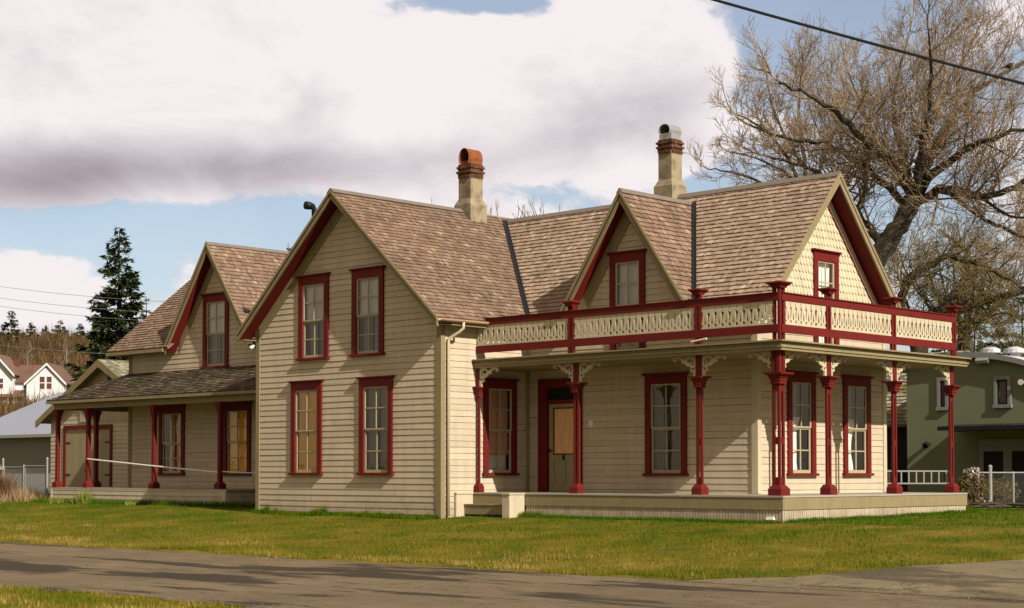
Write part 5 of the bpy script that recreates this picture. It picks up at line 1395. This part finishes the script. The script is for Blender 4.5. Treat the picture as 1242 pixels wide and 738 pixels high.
L0, L1 = at(1070, 572, 46), at(1152, 572, 46.3)
for z_ in (za, zb2): m.tube([(L0.x, L0.y, z_), (L1.x, L1.y, z_)], .028, 6)
ld = thing('ladder', 'grey ladder hung sideways in front of the green building wall', 'ladder', (L0.x, L0.y, zb2))
m.build('side_rail', 'greytrim', ld); m = MB()
for k in range(9):
    p = L0.lerp(L1, (k+.5)/9); m.tube([(p.x, p.y, zb2), (p.x, p.y, za)], .026, 6)
m.build('rung', 'fencemetal', ld)
for t in (.08, .92):
    m = MB(); p = L0.lerp(L1, t); m.tube([(p.x, p.y+.06, 0), (p.x, p.y+.06, za+.05)], .04, 6); m.build('support_post', 'bark', ld)
for px, rr, lb in ((1159, .24, 'dark wire hoop showing on the house side of the porch end post'), (1172, .2, 'dark wire hoop between the porch end post and the flowering shrub')):
    c = at(px, 580, 43); m = MB(); pts = [c+RT*(rr*math.cos(t))+Z*(rr*1.25*math.sin(t)) for t in np.linspace(-.6, math.pi+.6, 18)]
    pts = [V((pts[0].x, pts[0].y, 0))]+pts+[V((pts[-1].x, pts[-1].y, 0))]; m.tube(pts, .014, 5); tag(m.build('wire_hoop', 'blackmetal'), lb, 'hoop', 'wire hoops beyond the porch')
def shrub(name, label, cat, c, rad, n, cols, leaf=.07, flowers=None):
    root = thing(name, label, cat, (c.x, c.y, gz(c.x, c.y))); r = np.random.default_rng(5)
    d = r.normal(0, 1, (n, 3)); d /= np.linalg.norm(d, axis=1, keepdims=True); P = np.array(c)+d*np.array(rad)*(r.random((n, 1))**.45)
    P[:, 2] = np.maximum(P[:, 2], .12)
    def tri(P, s): 
        k = len(P); a = r.normal(0, 1, (k, 3)); a /= np.linalg.norm(a, axis=1, keepdims=True); b = np.cross(a, r.normal(0, 1, (k, 3))); b /= np.linalg.norm(b, axis=1, keepdims=True); s = s*r.uniform(.6, 1.3, (k, 1))
        return np.stack([P-b*s*.4, P+b*s*.4, P+a*s], 1).reshape(-1, 3)
    MT[name] = leafmat(name+'_leaves', cols); vs = tri(P, leaf); o = np_mesh('foliage', vs, np.arange(len(vs)).reshape(-1, 3), name); put(o, root)
    segs = []; rr = random.Random(2)
    for k in range(12): grow(segs, V((c.x, c.y, .05)), V((rr.uniform(-1, 1), rr.uniform(-1, 1), 1.3)), rad[2]*1.6, .018, 1, rr, .1, (4,), .7, .006)
    fast_tubes(segs, 'stem', 'twig', root)
    if flowers:
        k = 0
        for (dx_, dz_, sz, cnt, colr) in flowers:
            q = np.array(c)+np.array(RT)*dx_+np.array([0, 0, dz_])+r.normal(0, sz, (cnt, 3)); vs = tri(q, .06); MT['fl%d' % k] = leafmat('blossom', [(0, tuple(v*.8 for v in colr)), (1, colr)]); put(np_mesh('blossom', vs, np.arange(len(vs)).reshape(-1, 3), 'fl%d' % k), root); k += 1
    return root
c = at(1180, 592, 42.5)
shrub('flowering_shrub', 'small untidy shrub with white and pink blossom beside the fence post at the porch end', 'shrub', c, (.42, .42, .48), 900, [(0, (.03, .035, .008)), (.6, (.09, .07, .02)), (1, (.22, .16, .05))],
      flowers=[(-.05, .38, .07, 60, (.75, .62, .62)), (.12, .22, .09, 40, (.62, .28, .26)), (.2, -.05, .12, 40, (.55, .38, .06)), (.22, -.35, .08, 30, (.6, .3, .28))])
c = at(1214, 596, 46); shrub('olive_bush', 'low dull yellow bush behind the chain link fence at the green building', 'shrub', c, (.55, .4, .38), 700, [(0, (.07, .05, .008)), (1, (.2, .13, .03))])
p = hit(1222, 620); m = MB(); r_ = random.Random(9)
for k in range(9):
    a1 = r_.uniform(-.5, .5); q = V((p.x+r_.uniform(-.5, .5), p.y+r_.uniform(-.5, .5), gz(p.x, p.y)+.06+r_.random()*.1)); m.tube([q-RT*.35-F2*a1, q+V((0, 0, .03)), q+RT*.4+F2*a1], [.03, .035, .02], 5)
tag(m.build('branch_pile', 'bark'), 'low heap of dark fallen branches on the grass near the chain link fence', 'branches')

# ---------------------------------------------------------------- wires and bird
def cable(name, label, pa, pb, sag, r, mat='blackmetal', n=24):
    m = MB(); m.tube([pa.lerp(pb, t)-Z*sag*4*t*(1-t) for t in np.linspace(0, 1, n)], r, 6); return tag(m.build(name, mat), label, 'cable', None if 'black' in label else 'thin overhead wires on the house side of the spruce')
pa, pb = at(890, -1, 24), at(1242, 95, 24); d_ = pb-pa
cable('overhead_cable', 'thick black overhead cable crossing the sky in front of the huge bare tree', pa-d_*1.0, pb+d_*.8, .10, .021)
for (y0, y1, lb) in ((343, 363, 'topmost faint wire across the pale sky before the spruce'), (357, 377, 'second faint wire from the top, just above the hill skyline'), (367, 387.5, 'third faint wire, level with the tip of the tallest hilltop conifer'), (414, 429, 'lowest wire, passing in front of the brown hillside brush')):
    pa, pb = at(0, y0, 95), at(215, y1, 82); d_ = pb-pa; cable('overhead_wire', lb, pa-d_*.4, pb+d_*.25, .3, .011, 'galv')
p = at(1223, 81, 52); m = MB(); m.tube([p-RT*.10-Z*.03, p-RT*.05, p+RT*.02+Z*.01, p+RT*.10+Z*.07, p+RT*.15+Z*.09], [.02, .06, .085, .06, .02], 8)
m.tube([p-RT*.08, p-RT*.24-Z*.06], [.035, .02], 5); m.tube([p+RT*.02-Z*.06, p+RT*.03-Z*.2], .012, 4); m.tube([p+RT*.14+Z*.085, p+RT*.2+Z*.08], [.02, .005], 5)
tag(m.build('bird', 'blackmetal'), 'small dark bird perched high among the twigs of the huge bare tree', 'bird')

# ================================================================ light and sky
SUN = V((1.646, -.32, 1.15)).normalized(); el = math.asin(SUN.z); rot = math.atan2(SUN.x, SUN.y)
sd = bpy.data.lights.new('sun', 'SUN'); sd.energy = 5.0; sd.angle = math.radians(.53); sd.color = (.97, .90, .78)
so = bpy.data.objects.new('sun', sd); COL.objects.link(so); so.rotation_euler = (-SUN).to_track_quat('-Z', 'Y').to_euler(); so.location = (30, -10, 30)
w = bpy.data.worlds.new('World'); scene.world = w; w.use_nodes = True; t = w.node_tree; n, l = t.nodes, t.links; n.clear()
out = n.new('ShaderNodeOutputWorld'); bg = n.new('ShaderNodeBackground'); l.new(bg.outputs[0], out.inputs[0]); bg.inputs[1].default_value = .091
sky = n.new('ShaderNodeTexSky'); sky.sky_type = 'NISHITA'; sky.sun_disc = False; sky.sun_elevation = el; sky.sun_rotation = rot; sky.air_density = 1.0; sky.dust_density = 1.2; sky.ozone_density = 1.5
tc = n.new('ShaderNodeTexCoord')
def wnoise(scale, detail, rough, stretch=(1, 1, 1), off=(0, 0, 0), dist=.0):
    mp = n.new('ShaderNodeMapping'); mp.inputs['Scale'].default_value = stretch; mp.inputs['Location'].default_value = off; l.new(tc.outputs['Generated'], mp.inputs[0])
    x = n.new('ShaderNodeTexNoise'); x.inputs['Scale'].default_value = scale; x.inputs['Detail'].default_value = detail; x.inputs['Roughness'].default_value = rough; x.inputs['Distortion'].default_value = dist
    l.new(mp.outputs[0], x.inputs['Vector']); return x.outputs['Fac']
def math_(op, a, b):
    x = n.new('ShaderNodeMath'); x.operation = op
    for i, v in enumerate((a, b)):
        if hasattr(v, 'links'): l.new(v, x.inputs[i])
        else: x.inputs[i].default_value = v
    return x.outputs[0]
# direction warped a little by noise so that cloud edges billow
def blob(px, py, rx, ry, amp):
    """soft elliptical cloud bank around a direction of the sky"""
    c = ray(px, py).normalized(); right = RT; upv = c.cross(right).normalized(); upv = -upv if upv.z < 0 else upv
    def dotn(v):
        x = n.new('ShaderNodeVectorMath'); x.operation = 'DOT_PRODUCT'; l.new(tc.outputs['Generated'], x.inputs[0]); x.inputs[1].default_value = v; return x.outputs['Value']
    sc = FPX/c.dot(FW) if False else FPX
    a = math_('DIVIDE', math_('SUBTRACT', dotn(tuple(right)), c.dot(right)), rx/sc); b = math_('DIVIDE', math_('SUBTRACT', dotn(tuple(upv)), c.dot(upv)), ry/sc)
    r2 = math_('ADD', math_('MULTIPLY', a, a), math_('MULTIPLY', b, b))
    f = dotn(tuple(c)); ok = math_('GREATER_THAN', f, .3)
    e = math_('POWER', 2.718, math_('MULTIPLY', r2, -1.0)); return math_('MULTIPLY', math_('MULTIPLY', e, amp), ok)
def total(bl):
    s = None
    for q in bl:
        v = blob(*q); s = v if s is None else math_('ADD', s, v)
    return s
cover = total([(560, 250, 1500, 700, .20), (250, 60, 330, 150, .75), (640, 110, 230, 110, .62), (30, 150, 140, 100, .35), (50, 355, 110, 36, .26), (50, 278, 150, 26, -.42), (840, 90, 110, 120, .25), (1130, 40, 160, 40, .04),
               (330, 262, 100, 34, -.46), (170, 270, 120, 30, -.36), (450, 26, 75, 30, -.50), (620, 6, 80, 26, -.50), (540, 0, 70, 20, -.35), (970, 60, 95, 90, -.62), (870, 190, 60, 60, -.3), (690, 228, 130, 30, -.36), (1040, 20, 70, 30, -.2), (25, 190, 50, 30, -.10)])
ns_ = math_('ADD', math_('MULTIPLY', wnoise(7, 10, .62, (1, 1, 1.9), (3.1, 1.7, .2), .35), 1.25), math_('MULTIPLY', wnoise(18, 7, .62, (1, 1, 1.7), (1, 2, 3), .4), .60))
dens = math_('ADD', cover, math_('SUBTRACT', ns_, .675))
mr = n.new('ShaderNodeMapRange'); mr.interpolation_type = 'SMOOTHSTEP'; mr.inputs[1].default_value = .36; mr.inputs[2].default_value = .58; mr.inputs[3].default_value = .34; mr.inputs[4].default_value = 1.0; l.new(dens, mr.inputs[0])
# grey undersides
shade = total([(70, 205, 150, 42, .72), (300, 205, 180, 30, .52), (500, 200, 100, 36, .22), (720, 150, 120, 50, .42), (820, 120, 60, 70, .22), (1130, 20, 160, 40, .25), (20, 230, 120, 40, .35)])
sn = math_('ADD', shade, math_('MULTIPLY', math_('SUBTRACT', wnoise(9, 9, .62, (1, 1, 1.9), (5, 1, 7), .4), .5), 1.25))
cr = n.new('ShaderNodeValToRGB'); e = cr.color_ramp.elements; e[0].position = .02; e[0].color = (.90, .835, .84, 1); e[1].position = .95; e[1].color = (.36, .31, .34, 1)
k = e.new(.45); k.color = (.62, .57, .60, 1); l.new(sn, cr.inputs[0])
cs = n.new('ShaderNodeMix'); cs.data_type = 'RGBA'; cs.blend_type = 'MULTIPLY'; cs.inputs[0].default_value = 1; l.new(cr.outputs[0], cs.inputs[6]); cs.inputs[7].default_value = (7.5*CLOUD, 7.5*CLOUD, 7.5*CLOUD, 1)
vl = n.new('ShaderNodeMapRange'); vl.inputs[1].default_value = .34; vl.inputs[2].default_value = .85; vl.inputs[3].default_value = .62; vl.inputs[4].default_value = 1.0; l.new(mr.outputs[0], vl.inputs[0])
cv = n.new('ShaderNodeVectorMath'); cv.operation = 'SCALE'; l.new(cs.outputs[2], cv.inputs[0]); l.new(vl.outputs[0], cv.inputs['Scale'])
# unseen sky behind the camera: even warm colour added to warm the shade
dv = n.new('ShaderNodeVectorMath'); dv.operation = 'DOT_PRODUCT'; l.new(tc.outputs['Generated'], dv.inputs[0]); dv.inputs[1].default_value = tuple(FW)
vw = n.new('ShaderNodeMapRange'); vw.interpolation_type = 'SMOOTHSTEP'; vw.inputs[1].default_value = .25; vw.inputs[2].default_value = .75; vw.inputs[3].default_value = 1; vw.inputs[4].default_value = 0; l.new(dv.outputs['Value'], vw.inputs[0])
msk = math_('MAXIMUM', mr.outputs[0], math_('MULTIPLY', vw.outputs[0], .85))
wc = n.new('ShaderNodeMix'); wc.data_type = 'RGBA'; l.new(vw.outputs[0], wc.inputs[0]); l.new(cv.outputs[0], wc.inputs[6]); wc.inputs[7].default_value = (4.9, 3.95, 2.75, 1)
mx = n.new('ShaderNodeMix'); mx.data_type = 'RGBA'; l.new(msk, mx.inputs[0]); l.new(sky.outputs[0], mx.inputs[6]); l.new(wc.outputs[2], mx.inputs[7]); l.new(mx.outputs[2], bg.inputs[0])
scene.view_settings.view_transform = 'Standard'; scene.view_settings.look = 'None'; scene.view_settings.gamma = 1; scene.view_settings.exposure = EXPO
scene.render.engine = 'CYCLES'; scene.cycles.max_bounces = 6; scene.cycles.transparent_max_bounces = 12; scene.cycles.use_denoising = True
scene.cycles.sample_clamp_indirect = 6
